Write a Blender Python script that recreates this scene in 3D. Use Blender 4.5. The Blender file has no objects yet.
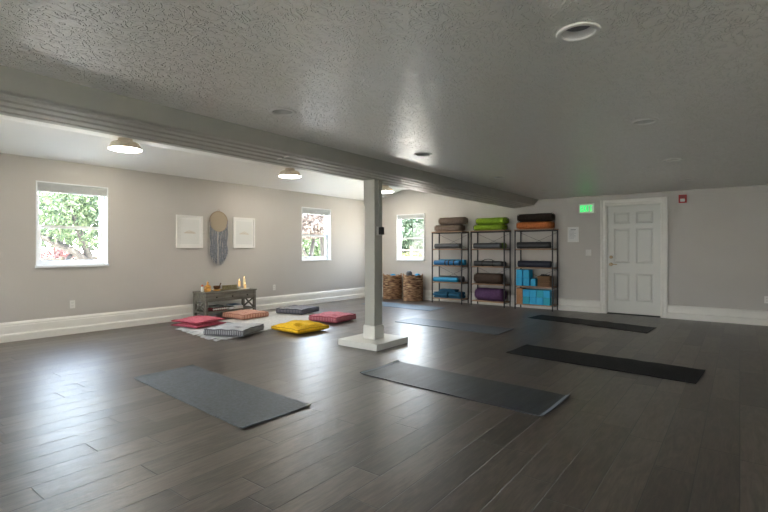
import bpy, bmesh, math, random
import numpy as np
from mathutils import Vector, Matrix
random.seed(7)
rng = np.random.default_rng(7)
PI = math.pi
C = bpy.context.scene.collection
sc = bpy.context.scene

# ---------------------------------------------------------------- materials
def mat(name, col, rough=0.6, metal=0.0, spec=0.5, emit=None, estr=0.0, noise=None, bump=None, sheen=0.0, trans=0.0):
    """principled material; noise=(scale, dark, light) modulates colour, bump=(scale, distance)"""
    m = bpy.data.materials.new(name); m.use_nodes = True
    nt = m.node_tree; b = nt.nodes['Principled BSDF']
    b.inputs['Base Color'].default_value = (*col, 1)
    b.inputs['Roughness'].default_value = rough
    b.inputs['Metallic'].default_value = metal
    b.inputs['Specular IOR Level'].default_value = spec
    if sheen: b.inputs['Sheen Weight'].default_value = sheen
    if trans: b.inputs['Transmission Weight'].default_value = trans
    if emit:
        b.inputs['Emission Color'].default_value = (*emit, 1); b.inputs['Emission Strength'].default_value = estr
    tc = nt.nodes.new('ShaderNodeTexCoord')
    if noise:
        n = nt.nodes.new('ShaderNodeTexNoise'); n.inputs['Scale'].default_value = noise[0]; n.inputs['Detail'].default_value = 4
        nt.links.new(tc.outputs['Object'], n.inputs['Vector'])
        r = nt.nodes.new('ShaderNodeValToRGB')
        r.color_ramp.elements[0].position = .3; r.color_ramp.elements[1].position = .7
        r.color_ramp.elements[0].color = (*[c*noise[1] for c in col], 1)
        r.color_ramp.elements[1].color = (*[min(1, c*noise[2]) for c in col], 1)
        nt.links.new(n.outputs['Fac'], r.inputs['Fac']); nt.links.new(r.outputs['Color'], b.inputs['Base Color'])
    if bump:
        n2 = nt.nodes.new('ShaderNodeTexNoise'); n2.inputs['Scale'].default_value = bump[0]; n2.inputs['Detail'].default_value = 3
        nt.links.new(tc.outputs['Object'], n2.inputs['Vector'])
        bp = nt.nodes.new('ShaderNodeBump'); bp.inputs['Distance'].default_value = bump[1]; bp.inputs['Strength'].default_value = 1
        nt.links.new(n2.outputs['Fac'], bp.inputs['Height']); nt.links.new(bp.outputs['Normal'], b.inputs['Normal'])
    return m

def N(nt, t, **kw):
    n = nt.nodes.new(t)
    for k, v in kw.items(): setattr(n, k, v)
    return n
def M2(nt, op, a, b=None, c=None):
    n = nt.nodes.new('ShaderNodeMath'); n.operation = op
    for i, v in enumerate((a, b, c)):
        if v is None: continue
        if isinstance(v, (int, float)): n.inputs[i].default_value = v
        else: nt.links.new(v, n.inputs[i])
    return n.outputs[0]

def floor_material():
    m = bpy.data.materials.new('grey oak planks'); m.use_nodes = True
    nt = m.node_tree; L = nt.links; b = nt.nodes['Principled BSDF']
    tc = N(nt, 'ShaderNodeTexCoord'); s = N(nt, 'ShaderNodeSeparateXYZ'); L.new(tc.outputs['Object'], s.inputs[0])
    W, LEN = 0.19, 1.22
    u = M2(nt, 'DIVIDE', s.outputs['X'], W); row = M2(nt, 'FLOOR', u); fu = M2(nt, 'FRACT', u)
    wn = N(nt, 'ShaderNodeTexWhiteNoise', noise_dimensions='1D'); L.new(row, wn.inputs['W'])
    v = M2(nt, 'ADD', M2(nt, 'DIVIDE', s.outputs['Y'], LEN), M2(nt, 'MULTIPLY', wn.outputs['Value'], 7.3))
    col = M2(nt, 'FLOOR', v); fv = M2(nt, 'FRACT', v)
    cmb = N(nt, 'ShaderNodeCombineXYZ'); L.new(row, cmb.inputs[0]); L.new(col, cmb.inputs[1])
    wn2 = N(nt, 'ShaderNodeTexWhiteNoise', noise_dimensions='3D'); L.new(cmb.outputs[0], wn2.inputs['Vector'])
    # grain, stretched along y, shifted for each plank
    gx = M2(nt, 'ADD', M2(nt, 'MULTIPLY', s.outputs['X'], 44), M2(nt, 'MULTIPLY', wn2.outputs['Value'], 37))
    gy = M2(nt, 'ADD', M2(nt, 'MULTIPLY', s.outputs['Y'], 4.2), M2(nt, 'MULTIPLY', wn2.outputs['Value'], 91))
    gv = N(nt, 'ShaderNodeCombineXYZ'); L.new(gx, gv.inputs[0]); L.new(gy, gv.inputs[1])
    g = N(nt, 'ShaderNodeTexNoise'); g.inputs['Scale'].default_value = 1.0; g.inputs['Detail'].default_value = 6
    g.inputs['Roughness'].default_value = .62; g.inputs['Distortion'].default_value = .9; L.new(gv.outputs[0], g.inputs['Vector'])
    gv2 = N(nt, 'ShaderNodeCombineXYZ')
    L.new(M2(nt, 'MULTIPLY', gx, .17), gv2.inputs[0]); L.new(M2(nt, 'MULTIPLY', gy, .5), gv2.inputs[1])
    g2 = N(nt, 'ShaderNodeTexNoise'); g2.inputs['Scale'].default_value = 1.0; g2.inputs['Detail'].default_value = 3
    g2.inputs['Distortion'].default_value = 2.5; L.new(gv2.outputs[0], g2.inputs['Vector'])
    mixv = M2(nt, 'ADD', M2(nt, 'MULTIPLY', g.outputs['Fac'], .68), M2(nt, 'MULTIPLY', g2.outputs['Fac'], .32))
    mixv = M2(nt, 'ADD', mixv, M2(nt, 'MULTIPLY', M2(nt, 'SUBTRACT', wn2.outputs['Value'], .5), .22))
    r = N(nt, 'ShaderNodeValToRGB'); e = r.color_ramp.elements
    e[0].position = .34; e[0].color = (.046, .033, .025, 1)
    e[1].position = .68; e[1].color = (.155, .124, .098, 1)
    x = e.new(.5); x.color = (.092, .071, .055, 1)
    L.new(mixv, r.inputs['Fac'])
    # seams
    du = M2(nt, 'MULTIPLY', M2(nt, 'MINIMUM', fu, M2(nt, 'SUBTRACT', 1, fu)), W)
    dv = M2(nt, 'MULTIPLY', M2(nt, 'MINIMUM', fv, M2(nt, 'SUBTRACT', 1, fv)), LEN)
    d = M2(nt, 'MINIMUM', du, dv)
    seam = N(nt, 'ShaderNodeMapRange'); seam.inputs['From Min'].default_value = .0006; seam.inputs['From Max'].default_value = .0042
    L.new(d, seam.inputs['Value'])
    mx = N(nt, 'ShaderNodeMix', data_type='RGBA'); mx.inputs['A'].default_value = (.012, .009, .007, 1)
    L.new(seam.outputs[0], mx.inputs['Factor']); L.new(r.outputs['Color'], mx.inputs['B'])
    L.new(mx.outputs['Result'], b.inputs['Base Color'])
    hgt = M2(nt, 'ADD', M2(nt, 'MULTIPLY', seam.outputs[0], 1.0), M2(nt, 'MULTIPLY', g.outputs['Fac'], .55))
    bp = N(nt, 'ShaderNodeBump'); bp.inputs['Distance'].default_value = .0022; bp.inputs['Strength'].default_value = .8
    L.new(hgt, bp.inputs['Height']); L.new(bp.outputs['Normal'], b.inputs['Normal'])
    rr = M2(nt, 'ADD', .27, M2(nt, 'MULTIPLY', g.outputs['Fac'], .16)); L.new(rr, b.inputs['Roughness'])
    b.inputs['Specular IOR Level'].default_value = 1.0
    return m

def ceiling_material():
    m = bpy.data.materials.new('knockdown plaster'); m.use_nodes = True
    nt = m.node_tree; L = nt.links; b = nt.nodes['Principled BSDF']
    tc = N(nt, 'ShaderNodeTexCoord')
    b.inputs['Base Color'].default_value = (.76, .745, .68, 1)
    b.inputs['Roughness'].default_value = .28; b.inputs['Specular IOR Level'].default_value = 1.0
    b.inputs['Coat Weight'].default_value = .8; b.inputs['Coat Roughness'].default_value = .3; b.inputs['Coat IOR'].default_value = 1.6
    mp = N(nt, 'ShaderNodeMapping'); mp.inputs['Scale'].default_value = (1, .72, 1); L.new(tc.outputs['Object'], mp.inputs[0])
    n = N(nt, 'ShaderNodeTexNoise'); n.inputs['Scale'].default_value = 13; n.inputs['Detail'].default_value = 2.0
    n.inputs['Roughness'].default_value = .45; n.inputs['Distortion'].default_value = 2.2
    L.new(mp.outputs[0], n.inputs['Vector'])
    a = M2(nt, 'ABSOLUTE', M2(nt, 'SUBTRACT', n.outputs['Fac'], .5))
    mr = N(nt, 'ShaderNodeMapRange', interpolation_type='SMOOTHSTEP'); mr.inputs['From Min'].default_value = 0.004; mr.inputs['From Max'].default_value = .05
    mr.inputs['To Min'].default_value = 1; mr.inputs['To Max'].default_value = 0; L.new(a, mr.inputs['Value'])
    n3 = N(nt, 'ShaderNodeTexNoise'); n3.inputs['Scale'].default_value = 34; n3.inputs['Detail'].default_value = 2
    L.new(tc.outputs['Object'], n3.inputs['Vector'])
    h = M2(nt, 'ADD', mr.outputs[0], M2(nt, 'MULTIPLY', n3.outputs['Fac'], .35))
    bp = N(nt, 'ShaderNodeBump'); bp.inputs['Distance'].default_value = .012; bp.inputs['Strength'].default_value = 1
    L.new(h, bp.inputs['Height']); L.new(bp.outputs['Normal'], b.inputs['Normal']); L.new(bp.outputs['Normal'], b.inputs['Coat Normal'])
    return m

def glass_material():
    m = bpy.data.materials.new('window glass'); m.use_nodes = True
    nt = m.node_tree; nt.nodes.remove(nt.nodes['Principled BSDF']); out = nt.nodes['Material Output']
    t = N(nt, 'ShaderNodeBsdfTransparent'); t.inputs['Color'].default_value = (.985, .98, .975, 1)
    g = N(nt, 'ShaderNodeBsdfGlossy'); g.inputs['Roughness'].default_value = 0.0
    lw = N(nt, 'ShaderNodeLayerWeight'); lw.inputs['Blend'].default_value = .5
    fr = M2(nt, 'ADD', M2(nt, 'MULTIPLY', M2(nt, 'POWER', lw.outputs['Facing'], 4), .8), .012)
    mx = N(nt, 'ShaderNodeMixShader'); nt.links.new(fr, mx.inputs[0])
    nt.links.new(t.outputs[0], mx.inputs[1]); nt.links.new(g.outputs[0], mx.inputs[2]); nt.links.new(mx.outputs[0], out.inputs['Surface'])
    return m

def wood_material(name, c0, c1, axis='X', scale=30, rough=.5):
    m = bpy.data.materials.new(name); m.use_nodes = True
    nt = m.node_tree; L = nt.links; b = nt.nodes['Principled BSDF']
    tc = N(nt, 'ShaderNodeTexCoord'); mp = N(nt, 'ShaderNodeMapping'); L.new(tc.outputs['Object'], mp.inputs[0])
    sc_ = {'X': (1.5, scale, scale), 'Y': (scale, 1.5, scale), 'Z': (scale, scale, 1.5)}[axis]
    mp.inputs['Scale'].default_value = sc_
    n = N(nt, 'ShaderNodeTexNoise'); n.inputs['Scale'].default_value = 1; n.inputs['Detail'].default_value = 4; n.inputs['Distortion'].default_value = .6
    L.new(mp.outputs[0], n.inputs['Vector'])
    r = N(nt, 'ShaderNodeValToRGB'); r.color_ramp.elements[0].position = .3; r.color_ramp.elements[1].position = .7
    r.color_ramp.elements[0].color = (*c0, 1); r.color_ramp.elements[1].color = (*c1, 1)
    L.new(n.outputs['Fac'], r.inputs['Fac']); L.new(r.outputs['Color'], b.inputs['Base Color'])
    b.inputs['Roughness'].default_value = rough
    return m

def leaf_material(name, c0, c1):
    m = bpy.data.materials.new(name); m.use_nodes = True
    nt = m.node_tree; L = nt.links; b = nt.nodes['Principled BSDF']; out = nt.nodes['Material Output']
    tc = N(nt, 'ShaderNodeTexCoord'); n = N(nt, 'ShaderNodeTexNoise'); n.inputs['Scale'].default_value = 3.5; n.inputs['Detail'].default_value = 5
    L.new(tc.outputs['Object'], n.inputs['Vector'])
    r = N(nt, 'ShaderNodeValToRGB'); r.color_ramp.elements[0].position = .35; r.color_ramp.elements[1].position = .65
    r.color_ramp.elements[0].color = (*c0, 1); r.color_ramp.elements[1].color = (*c1, 1)
    L.new(n.outputs['Fac'], r.inputs['Fac']); L.new(r.outputs['Color'], b.inputs['Base Color']); b.inputs['Roughness'].default_value = .5
    tr = N(nt, 'ShaderNodeBsdfTranslucent'); L.new(r.outputs['Color'], tr.inputs['Color'])
    mx = N(nt, 'ShaderNodeMixShader'); mx.inputs[0].default_value = .45
    L.new(b.outputs[0], mx.inputs[1]); L.new(tr.outputs[0], mx.inputs[2]); L.new(mx.outputs[0], out.inputs['Surface'])
    return m

def stripe_material(name, ca, cb, axis, scale, rough=.9, bumpd=.002):
    """woven cloth with fine stripes"""
    m = bpy.data.materials.new(name); m.use_nodes = True
    nt = m.node_tree; L = nt.links; b = nt.nodes['Principled BSDF']
    tc = N(nt, 'ShaderNodeTexCoord'); w = N(nt, 'ShaderNodeTexWave', wave_type='BANDS', bands_direction=axis)
    w.inputs['Scale'].default_value = scale; w.inputs['Distortion'].default_value = 1.0; w.inputs['Detail'].default_value = 2
    L.new(tc.outputs['Object'], w.inputs['Vector'])
    r = N(nt, 'ShaderNodeValToRGB'); r.color_ramp.elements[0].color = (*ca, 1); r.color_ramp.elements[1].color = (*cb, 1)
    L.new(w.outputs['Fac'], r.inputs['Fac']); L.new(r.outputs['Color'], b.inputs['Base Color'])
    b.inputs['Roughness'].default_value = rough; b.inputs['Specular IOR Level'].default_value = .25
    bp = N(nt, 'ShaderNodeBump'); bp.inputs['Distance'].default_value = bumpd; L.new(w.outputs['Fac'], bp.inputs['Height'])
    L.new(bp.outputs['Normal'], b.inputs['Normal'])
    return m

WALL = (.52, .495, .455)
m_wall = mat('greige wall paint', WALL, .55, spec=.4, bump=(90, .0008), noise=(1.3, .97, 1.03))
m_ceilw = mat('white ceiling paint', (.88, .875, .83), .8, spec=.3, bump=(60, .0012))
m_ceil = ceiling_material()
m_trim = mat('white semi gloss trim', (.75, .735, .68), .35, noise=(6, .97, 1.02))
m_beam = mat('painted beam trim', (.43, .425, .375), .4, noise=(5, .96, 1.03))
m_post = mat('grey painted post', (.42, .415, .365), .45, bump=(70, .0008))
m_vinyl = mat('white window vinyl', (.82, .84, .84), .35)
m_shade = mat('folded grey window shade', (.52, .54, .53), .8, noise=(20, .95, 1.05))
m_glass = glass_material()
m_floor = floor_material()
m_door = mat('white door paint', (.62, .625, .58), .38)
m_brass = mat('aged brass', (.42, .33, .2), .3, metal=1)
m_black = mat('black rubber', (.012, .012, .013), .6)
m_steel = mat('black powder coated steel', (.02, .02, .021), .42, metal=.4)
m_shelf = wood_material('rustic brown board', (.24, .13, .07), (.50, .30, .18), 'X', 30)
m_plate = mat('white plastic plate', (.78, .77, .72), .4)
m_slot = mat('dark slots', (.05, .05, .05), .6)

# ---------------------------------------------------------------- mesh helpers
class MB:
    def __init__(s): s.bm = bmesh.new()
    def box(s, x0, x1, y0, y1, z0, z1, bev=0, M=None):
        t = bmesh.new(); bmesh.ops.create_cube(t, size=1)
        bmesh.ops.scale(t, vec=(x1-x0, y1-y0, z1-z0), verts=t.verts)
        bmesh.ops.translate(t, vec=((x0+x1)/2, (y0+y1)/2, (z0+z1)/2), verts=t.verts)
        if bev: bmesh.ops.bevel(t, geom=t.edges[:], offset=bev, segments=2, affect='EDGES', profile=.5)
        if M: bmesh.ops.transform(t, matrix=M, verts=t.verts)
        s.merge(t); return s
    def merge(s, t):
        me = bpy.data.meshes.new('t'); t.to_mesh(me); t.free(); s.bm.from_mesh(me); bpy.data.meshes.remove(me)
    def cone(s, p0, p1, r0, r1=None, seg=16, caps=True):
        r1 = r0 if r1 is None else r1
        p0, p1 = Vector(p0), Vector(p1); d = p1-p0
        t = bmesh.new(); bmesh.ops.create_cone(t, cap_ends=caps, segments=seg, radius1=r0, radius2=r1, depth=d.length)
        q = Vector((0, 0, 1)).rotation_difference(d.normalized())
        bmesh.ops.transform(t, matrix=Matrix.Translation((p0+p1)/2) @ q.to_matrix().to_4x4(), verts=t.verts)
        s.merge(t); return s
    def tube(s, pts, r, seg=8, closed=False):
        pts = [Vector(p) for p in pts]; n = len(pts); rings = []
        rr = r if isinstance(r, (list, tuple)) else [r]*n
        up = Vector((0, 0, 1)); prev = None
        for i, p in enumerate(pts):
            a = pts[(i-1) % n] if (closed or i > 0) else p; b = pts[(i+1) % n] if (closed or i < n-1) else p
            d = (b-a).normalized()
            if prev is None:
                x = d.cross(up)
                if x.length < .1: x = d.cross(Vector((1, 0, 0)))
                x.normalize()
            else:
                x = (prev - d*prev.dot(d)).normalized()
            prev = x; y = d.cross(x)
            rings.append([s.bm.verts.new(p + (x*math.cos(2*PI*k/seg)+y*math.sin(2*PI*k/seg))*rr[i]) for k in range(seg)])
        m = n if closed else n-1
        for i in range(m):
            A, B = rings[i], rings[(i+1) % n]
            for k in range(seg): s.bm.faces.new((A[k], A[(k+1) % seg], B[(k+1) % seg], B[k]))
        if not closed:
            s.bm.faces.new(rings[0][::-1]); s.bm.faces.new(rings[-1])
        return s
    def lathe(s, prof, seg=32, c=(0, 0, 0), M=None, wob=None):
        t = bmesh.new(); rings = []
        for i, (r, z) in enumerate(prof):
            if r < 1e-6: rings.append([t.verts.new((0, 0, z))])
            else:
                rings.append([t.verts.new(((r+(wob(2*PI*k/seg, z) if wob else 0))*math.cos(2*PI*k/seg), (r+(wob(2*PI*k/seg, z) if wob else 0))*math.sin(2*PI*k/seg), z)) for k in range(seg)])
        for A, B in zip(rings, rings[1:]):
            for k in range(seg):
                k2 = (k+1) % seg
                if len(A) == 1 and len(B) == 1: continue
                if len(A) == 1: t.faces.new((A[0], B[k2], B[k]))
                elif len(B) == 1: t.faces.new((A[k], A[k2], B[0]))
                else: t.faces.new((A[k], A[k2], B[k2], B[k]))
        bmesh.ops.transform(t, matrix=Matrix.Translation(c) @ (M or Matrix()), verts=t.verts)
        s.merge(t); return s
    def prism(s, poly, axis, a, b):
        """polygon of (u,v) extruded along axis from a to b. axis y: u=x v=z ; axis x: u=y v=z ; axis z: u=x v=y"""
        def P(u, v, w): return {'y': (u, w, v), 'x': (w, u, v), 'z': (u, v, w)}[axis]
        A = [s.bm.verts.new(P(u, v, a)) for u, v in poly]; B = [s.bm.verts.new(P(u, v, b)) for u, v in poly]
        n = len(poly)
        for i in range(n): s.bm.faces.new((A[i], A[(i+1) % n], B[(i+1) % n], B[i]))
        s.bm.faces.new(A[::-1]); s.bm.faces.new(B); return s
    def build(s, name, m, parent=None, smooth=False, loc=None, rot=None):
        bmesh.ops.recalc_face_normals(s.bm, faces=s.bm.faces)
        me = bpy.data.meshes.new(name); s.bm.to_mesh(me); s.bm.free()
        if smooth:
            for p in me.polygons: p.use_smooth = True
            if smooth == 'auto': me.set_sharp_from_angle(angle=math.radians(35))
        me.materials.append(m); o = bpy.data.objects.new(name, me); C.objects.link(o)
        if parent: o.parent = parent
        if loc: o.location = loc
        if rot: o.rotation_euler = rot
        return o

def thing(name, label, cat, loc=(0, 0, 0), rz=0, group=None, rot=None):
    o = bpy.data.objects.new(name, None); o.empty_display_size = .1; C.objects.link(o)
    o.location = loc; o.rotation_euler = rot or (0, 0, rz); o['label'] = label; o['category'] = cat
    if group: o['group'] = group
    return o
def tag(o, label, cat, group=None):
    o['label'] = label; o['category'] = cat
    if group: o['group'] = group
    return o
def struct(o): o['kind'] = 'structure'; return o
def sempty(name, loc=(0, 0, 0), rz=0):
    o = bpy.data.objects.new(name, None); o.empty_display_size = .1; C.objects.link(o); o.location = loc; o.rotation_euler = (0, 0, rz)
    return struct(o)
def dup(root, loc=None, rz=None, label=None, group=None):
    r = root.copy(); C.objects.link(r)
    if loc: r.location = loc
    if rz is not None: r.rotation_euler = (0, 0, rz)
    if label: r['label'] = label
    if group: r['group'] = group
    for ch in list(root.children):
        c = ch.copy(); C.objects.link(c); c.parent = r
        for g in list(ch.children):
            d = g.copy(); C.objects.link(d); d.parent = c
    return r

# ---------------------------------------------------------------- room dimensions (metres, camera above the origin)
XL, YB = -7.62, 9.58          # inner faces of the left and back walls
XR, YN = 3.3, -3.6            # right and near walls, behind the camera
ZC = 2.235                    # low ceiling
TH = .15
Z_EAVE, Z_FLAT, X_CREASE = 2.47, 2.70, -6.72

def cells(u0, u1, v0, v1, holes):
    us = sorted({u0, u1, *[h[0] for h in holes], *[h[1] for h in holes]}); vs = sorted({v0, v1, *[h[2] for h in holes], *[h[3] for h in holes]})
    for a, b in zip(us, us[1:]):
        for c, d in zip(vs, vs[1:]):
            cu, cv = (a+b)/2, (c+d)/2
            if not any(h[0] < cu < h[1] and h[2] < cv < h[3] for h in holes): yield a, b, c, d
def slab_with_holes(axis, a0, a1, u0, u1, v0, v1, holes):
    """wall with openings as one welded shell"""
    mb = MB(); bm = mb.bm
    def P(w, u, v): return (w, u, v) if axis == 'x' else (u, w, v)
    vc = {}
    def V(w, u, v):
        k = (round(w, 4), round(u, 4), round(v, 4))
        if k not in vc: vc[k] = bm.verts.new(P(w, u, v))
        return vc[k]
    cs = list(cells(u0, u1, v0, v1, holes)); keys = {}
    for a, b, c, d in cs:
        for w in (a0, a1): bm.faces.new((V(w, a, c), V(w, b, c), V(w, b, d), V(w, a, d)))
        for e in (((a, c), (b, c)), ((b, c), (b, d)), ((a, d), (b, d)), ((a, c), (a, d))):
            keys[e] = keys.get(e, 0)+1
    for (p, q), n in keys.items():
        if n == 1: bm.faces.new((V(a0, *p), V(a0, *q), V(a1, *q), V(a1, *p)))
    return mb

WIN1 = (2.195, 3.085, .985, 2.135)     # y0 y1 z0 z1 on left wall
WIN2 = (7.04, 7.93, .985, 2.135)
WIN3 = (-6.865, -6.07, .965, 2.075)       # x0 x1 z0 z1 on back wall
DOOR = (-2.02, -1.10, 0, 2.05)
GL = [(-1.9, -.9, .02, 2.08)]    # patio doors added in the near wall, unseen, to let in fill light
GL2 = [(-6.9, -5.5, .95, 2.1)]  # extra unseen window, made up for more fill light

struct(slab_with_holes('x', XL-TH, XL, YN-TH, YB+TH, -.1, 2.9, [WIN1, WIN2]).build('wall_left', m_wall))
struct(slab_with_holes('y', YB, YB+TH, XL, XR, -.1, 2.9, [WIN3, DOOR]).build('wall_back', m_wall))
struct(slab_with_holes('y', YN-TH, YN, XL, XR, -.1, 2.9, GL+GL2).build('wall_near', m_wall))
GR = [(1.0, 1.9, 1.0, 2.08)]   # opening added in the right wall, outside the view, for fill light
struct(slab_with_holes('x', XR, XR+TH, YN-TH, YB+TH, -.1, 2.9, GR).build('wall_right', m_wall))
struct(MB().box(XL-TH, XR+TH, YN-TH, YB+TH, -.12, 0).build('floor', m_floor))

# high ceiling over the left bay: sloping strip then flat, thick solid
struct(MB().prism([(XL-.4, Z_EAVE-.116), (X_CREASE, Z_FLAT), (-3.80, Z_FLAT), (-3.80, 2.95), (XL-.4, 2.95)], 'y', YN-.3, YB+.3).build('ceiling_left', m_ceilw))

# low textured ceiling with round holes for the recessed lights
CANS = [(x, y) for y in (2.32, 4.26, 6.25, 8.15) for x in (-.61, -2.72)] + [(1.5, y) for y in (2.32, 6.25)] + [(-.61, .4), (-2.72, .4)]
RC = .078
def ceiling_low():
    mb = MB(); bm = mb.bm; HS = .15
    holes = [(x-HS, x+HS, y-HS, y+HS) for x, y in CANS]
    vc = {}
    def V(x, y):
        k = (round(x, 4), round(y, 4))
        if k not in vc: vc[k] = bm.verts.new((x, y, ZC))
        return vc[k]
    for a, b, c, d in cells(-3.29, XR, YN, YB, holes): bm.faces.new((V(a, c), V(b, c), V(b, d), V(a, d)))
    n = 32
    for x, y in CANS:
        o_, i_ = [], []
        for k in range(n):
            t = 2*PI*(k+.5)/n if False else 2*PI*k/n+PI/4
            cx, sy = math.cos(t), math.sin(t); f = HS/max(abs(cx), abs(sy))
            o_.append(bm.verts.new((x+cx*f, y+sy*f, ZC))); i_.append(bm.verts.new((x+cx*RC, y+sy*RC, ZC)))
        for k in range(n): bm.faces.new((o_[k], o_[(k+1) % n], i_[(k+1) % n], i_[k]))
    return mb
struct(ceiling_low().build('ceiling_low', m_ceil))
struct(MB().box(-3.84, XR+TH, YN-TH, YB+TH, 2.45, 2.9).build('ceiling_roof', m_wall))

# dropped beam between the two bays: smooth cove face, then stepped track boards underneath
beam_prof = [(-3.855, 2.72), (-3.855, 2.092), (-3.835, 2.084), (-3.765, 2.084), (-3.760, 2.094), (-3.745, 2.094), (-3.740, 2.088),
             (-3.665, 2.092), (-3.655, 2.108), (-3.640, 2.108), (-3.630, 2.098), (-3.560, 2.101), (-3.552, 2.116), (-3.535, 2.116), (-3.525, 2.106),
             (-3.465, 2.108), (-3.455, 2.122), (-3.395, 2.125), (-3.385, 2.135), (-3.285, 2.236), (-3.285, 2.46)]
beam = struct(MB().prism(beam_prof, 'y', YN, YB).build('ceiling_beam', m_beam))
# joint strips on the beam trim
struct(MB().box(-3.63, -3.56, 3.02, 3.035, 2.094, 2.102).box(-3.525, -3.46, 3.02, 3.035, 2.099, 2.108).build('trim_1', m_trim, beam))

# ---------------------------------------------------------------- baseboards (stepped profile)
def base_prof(h): return [(0, 0), (.045, 0), (.045, .085), (.038, .1), (.028, .105), (.024, h-.055), (.02, h-.045), (.02, h-.03), (.012, h-.012), (.004, h), (0, h)]
def baseboard(name, side, a, b, h):
    pr = base_prof(h)
    if side == 'left': mb = MB().prism([(XL+u, v) for u, v in pr], 'y', a, b)
    elif side == 'back': mb = MB().prism([(YB-u, v) for u, v in pr], 'x', a, b)
    elif side == 'right': mb = MB().prism([(XR-u, v) for u, v in pr], 'y', a, b)
    else: mb = MB().prism([(YN+u, v) for u, v in pr], 'x', a, b)
    return struct(mb.build(name, m_trim))
baseboard('baseboard_left', 'left', YN, YB, .255)
baseboard('baseboard_back', 'back', XL, -2.115, .235)
baseboard('baseboard_back', 'back', -1.01, XR, .235)
baseboard('baseboard_right', 'right', YN, YB, .235)

# ---------------------------------------------------------------- windows
def window(name, w, h, loc, rz, shade=.125, dy=0):
    """single hung window; local x along wall, local +y towards outside, origin at lower left of the opening on the inner face"""
    root = sempty(name, loc, rz)
    mb = MB(); F = .028
    for a, b, c, d in ((0, F, 0, h), (w-F, w, 0, h), (F, w-F, 0, F), (F, w-F, h-F, h)): mb.box(a, b, .075+dy, .148+dy, c, d)
    mb.build('window_frame', m_vinyl, root)
    # white lining of the reveal
    mb = MB()
    for a, b, c, d in ((-.012, .004, -.012, h+.012), (w-.004, w+.012, -.012, h+.012), (0, w, -.012, .004), (0, w, h-.004, h+.012)):
        mb.box(a, b, -.008, .08+dy, c, d)
    mb.build('window_lining', m_vinyl, root)
    MB().box(-.02, w+.02, -.028, .08, -.03, .006, bev=.004).build('window_sill', m_vinyl, root)
    mid = h*.475
    def sash(nm, y, z0, z1, s, bot):
        mb = MB(); a, b = F, w-F
        mb.box(a, a+s, y, y+.028, z0, z1).box(b-s, b, y, y+.028, z0, z1)
        mb.box(a+s, b-s, y, y+.028, z0, z0+bot).box(a+s, b-s, y, y+.028, z1-s, z1)
        o = mb.build(nm, m_vinyl, root)
        MB().box(a+s-.004, b-s+.004, y+.012, y+.016, z0+bot-.004, z1-s+.004).build('pane', m_glass, o)
    sash('upper_sash', .112+dy, mid-.015, h-F, .028, .03)
    sash('lower_sash', .08+dy, F, mid+.018, .042, .042)
    # pleated shade drawn right up
    mb = MB(); mb.box(.006, w-.006, .012, .062, h-.032, h-.004)
    n = 7; z1 = h-.032; dz = (shade-.045)/n
    for k in range(n):
        za = z1-k*dz; mb.prism([(.018, za), (.012, za-dz/2), (.018, za-dz), (.056, za-dz), (.062, za-dz/2), (.056, za)], 'x', .01, w-.01)
    mb.box(.008, w-.008, .014, .06, h-shade-.004, h-shade+.014)
    sh = mb.build('folded_shade', m_shade, root)
    portal(root, w, h)
    return root
def portal(root, w, h, y=.06):
    l = bpy.data.lights.new('window_portal', 'AREA'); l.shape = 'RECTANGLE'; l.size = w; l.size_y = h; l.cycles.is_portal = True
    o = bpy.data.objects.new('window_portal', l); C.objects.link(o); o.parent = root; o.location = (w/2, .17, h/2)
    o.rotation_euler = (-PI/2, 0, 0)   # shines towards local -y, into the room
    return o
window('window_1', WIN1[1]-WIN1[0], 1.15, (XL, WIN1[0], WIN1[2]), PI/2)
window('window_2', WIN2[1]-WIN2[0], 1.15, (XL, WIN2[0], WIN2[2]), PI/2)
window('window_3', WIN3[1]-WIN3[0], 1.11, (WIN3[0], YB-.02, WIN3[2]), 0, shade=.10, dy=-.02)
def fill_opening(name, w, h, loc, rz=PI):  # glazed opening out of view, added to pass sky light into the room
    root = sempty(name, loc, rz); mb = MB(); F = .05
    for a, b, c, d in ((0, F, 0, h), (w-F, w, 0, h), (w/2-F/2, w/2+F/2, F, h-F), (F, w-F, 0, F), (F, w-F, h-F, h)): mb.box(a, b, .03, .12, c, d)
    mb.build('window_frame', m_vinyl, root)
    MB().box(F-.01, w/2-F/2+.01, .07, .075, F-.01, h-F+.01).build('pane', m_glass, root)
    MB().box(w/2+F/2-.01, w-F+.01, .07, .075, F-.01, h-F+.01).build('pane', m_glass, root)
    portal(root, w, h)
for i, g in enumerate(GL+GL2): fill_opening('window_%d' % (4+i), g[1]-g[0], g[3]-g[2], (g[1], YN, g[2]))  # unseen near wall windows, invented as fill
for i, g in enumerate(GR): fill_opening('window_%d' % (7+i), g[1]-g[0], g[3]-g[2], (XR, g[1], g[2]), -PI/2)  # unseen too, added to brighten from the right

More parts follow.
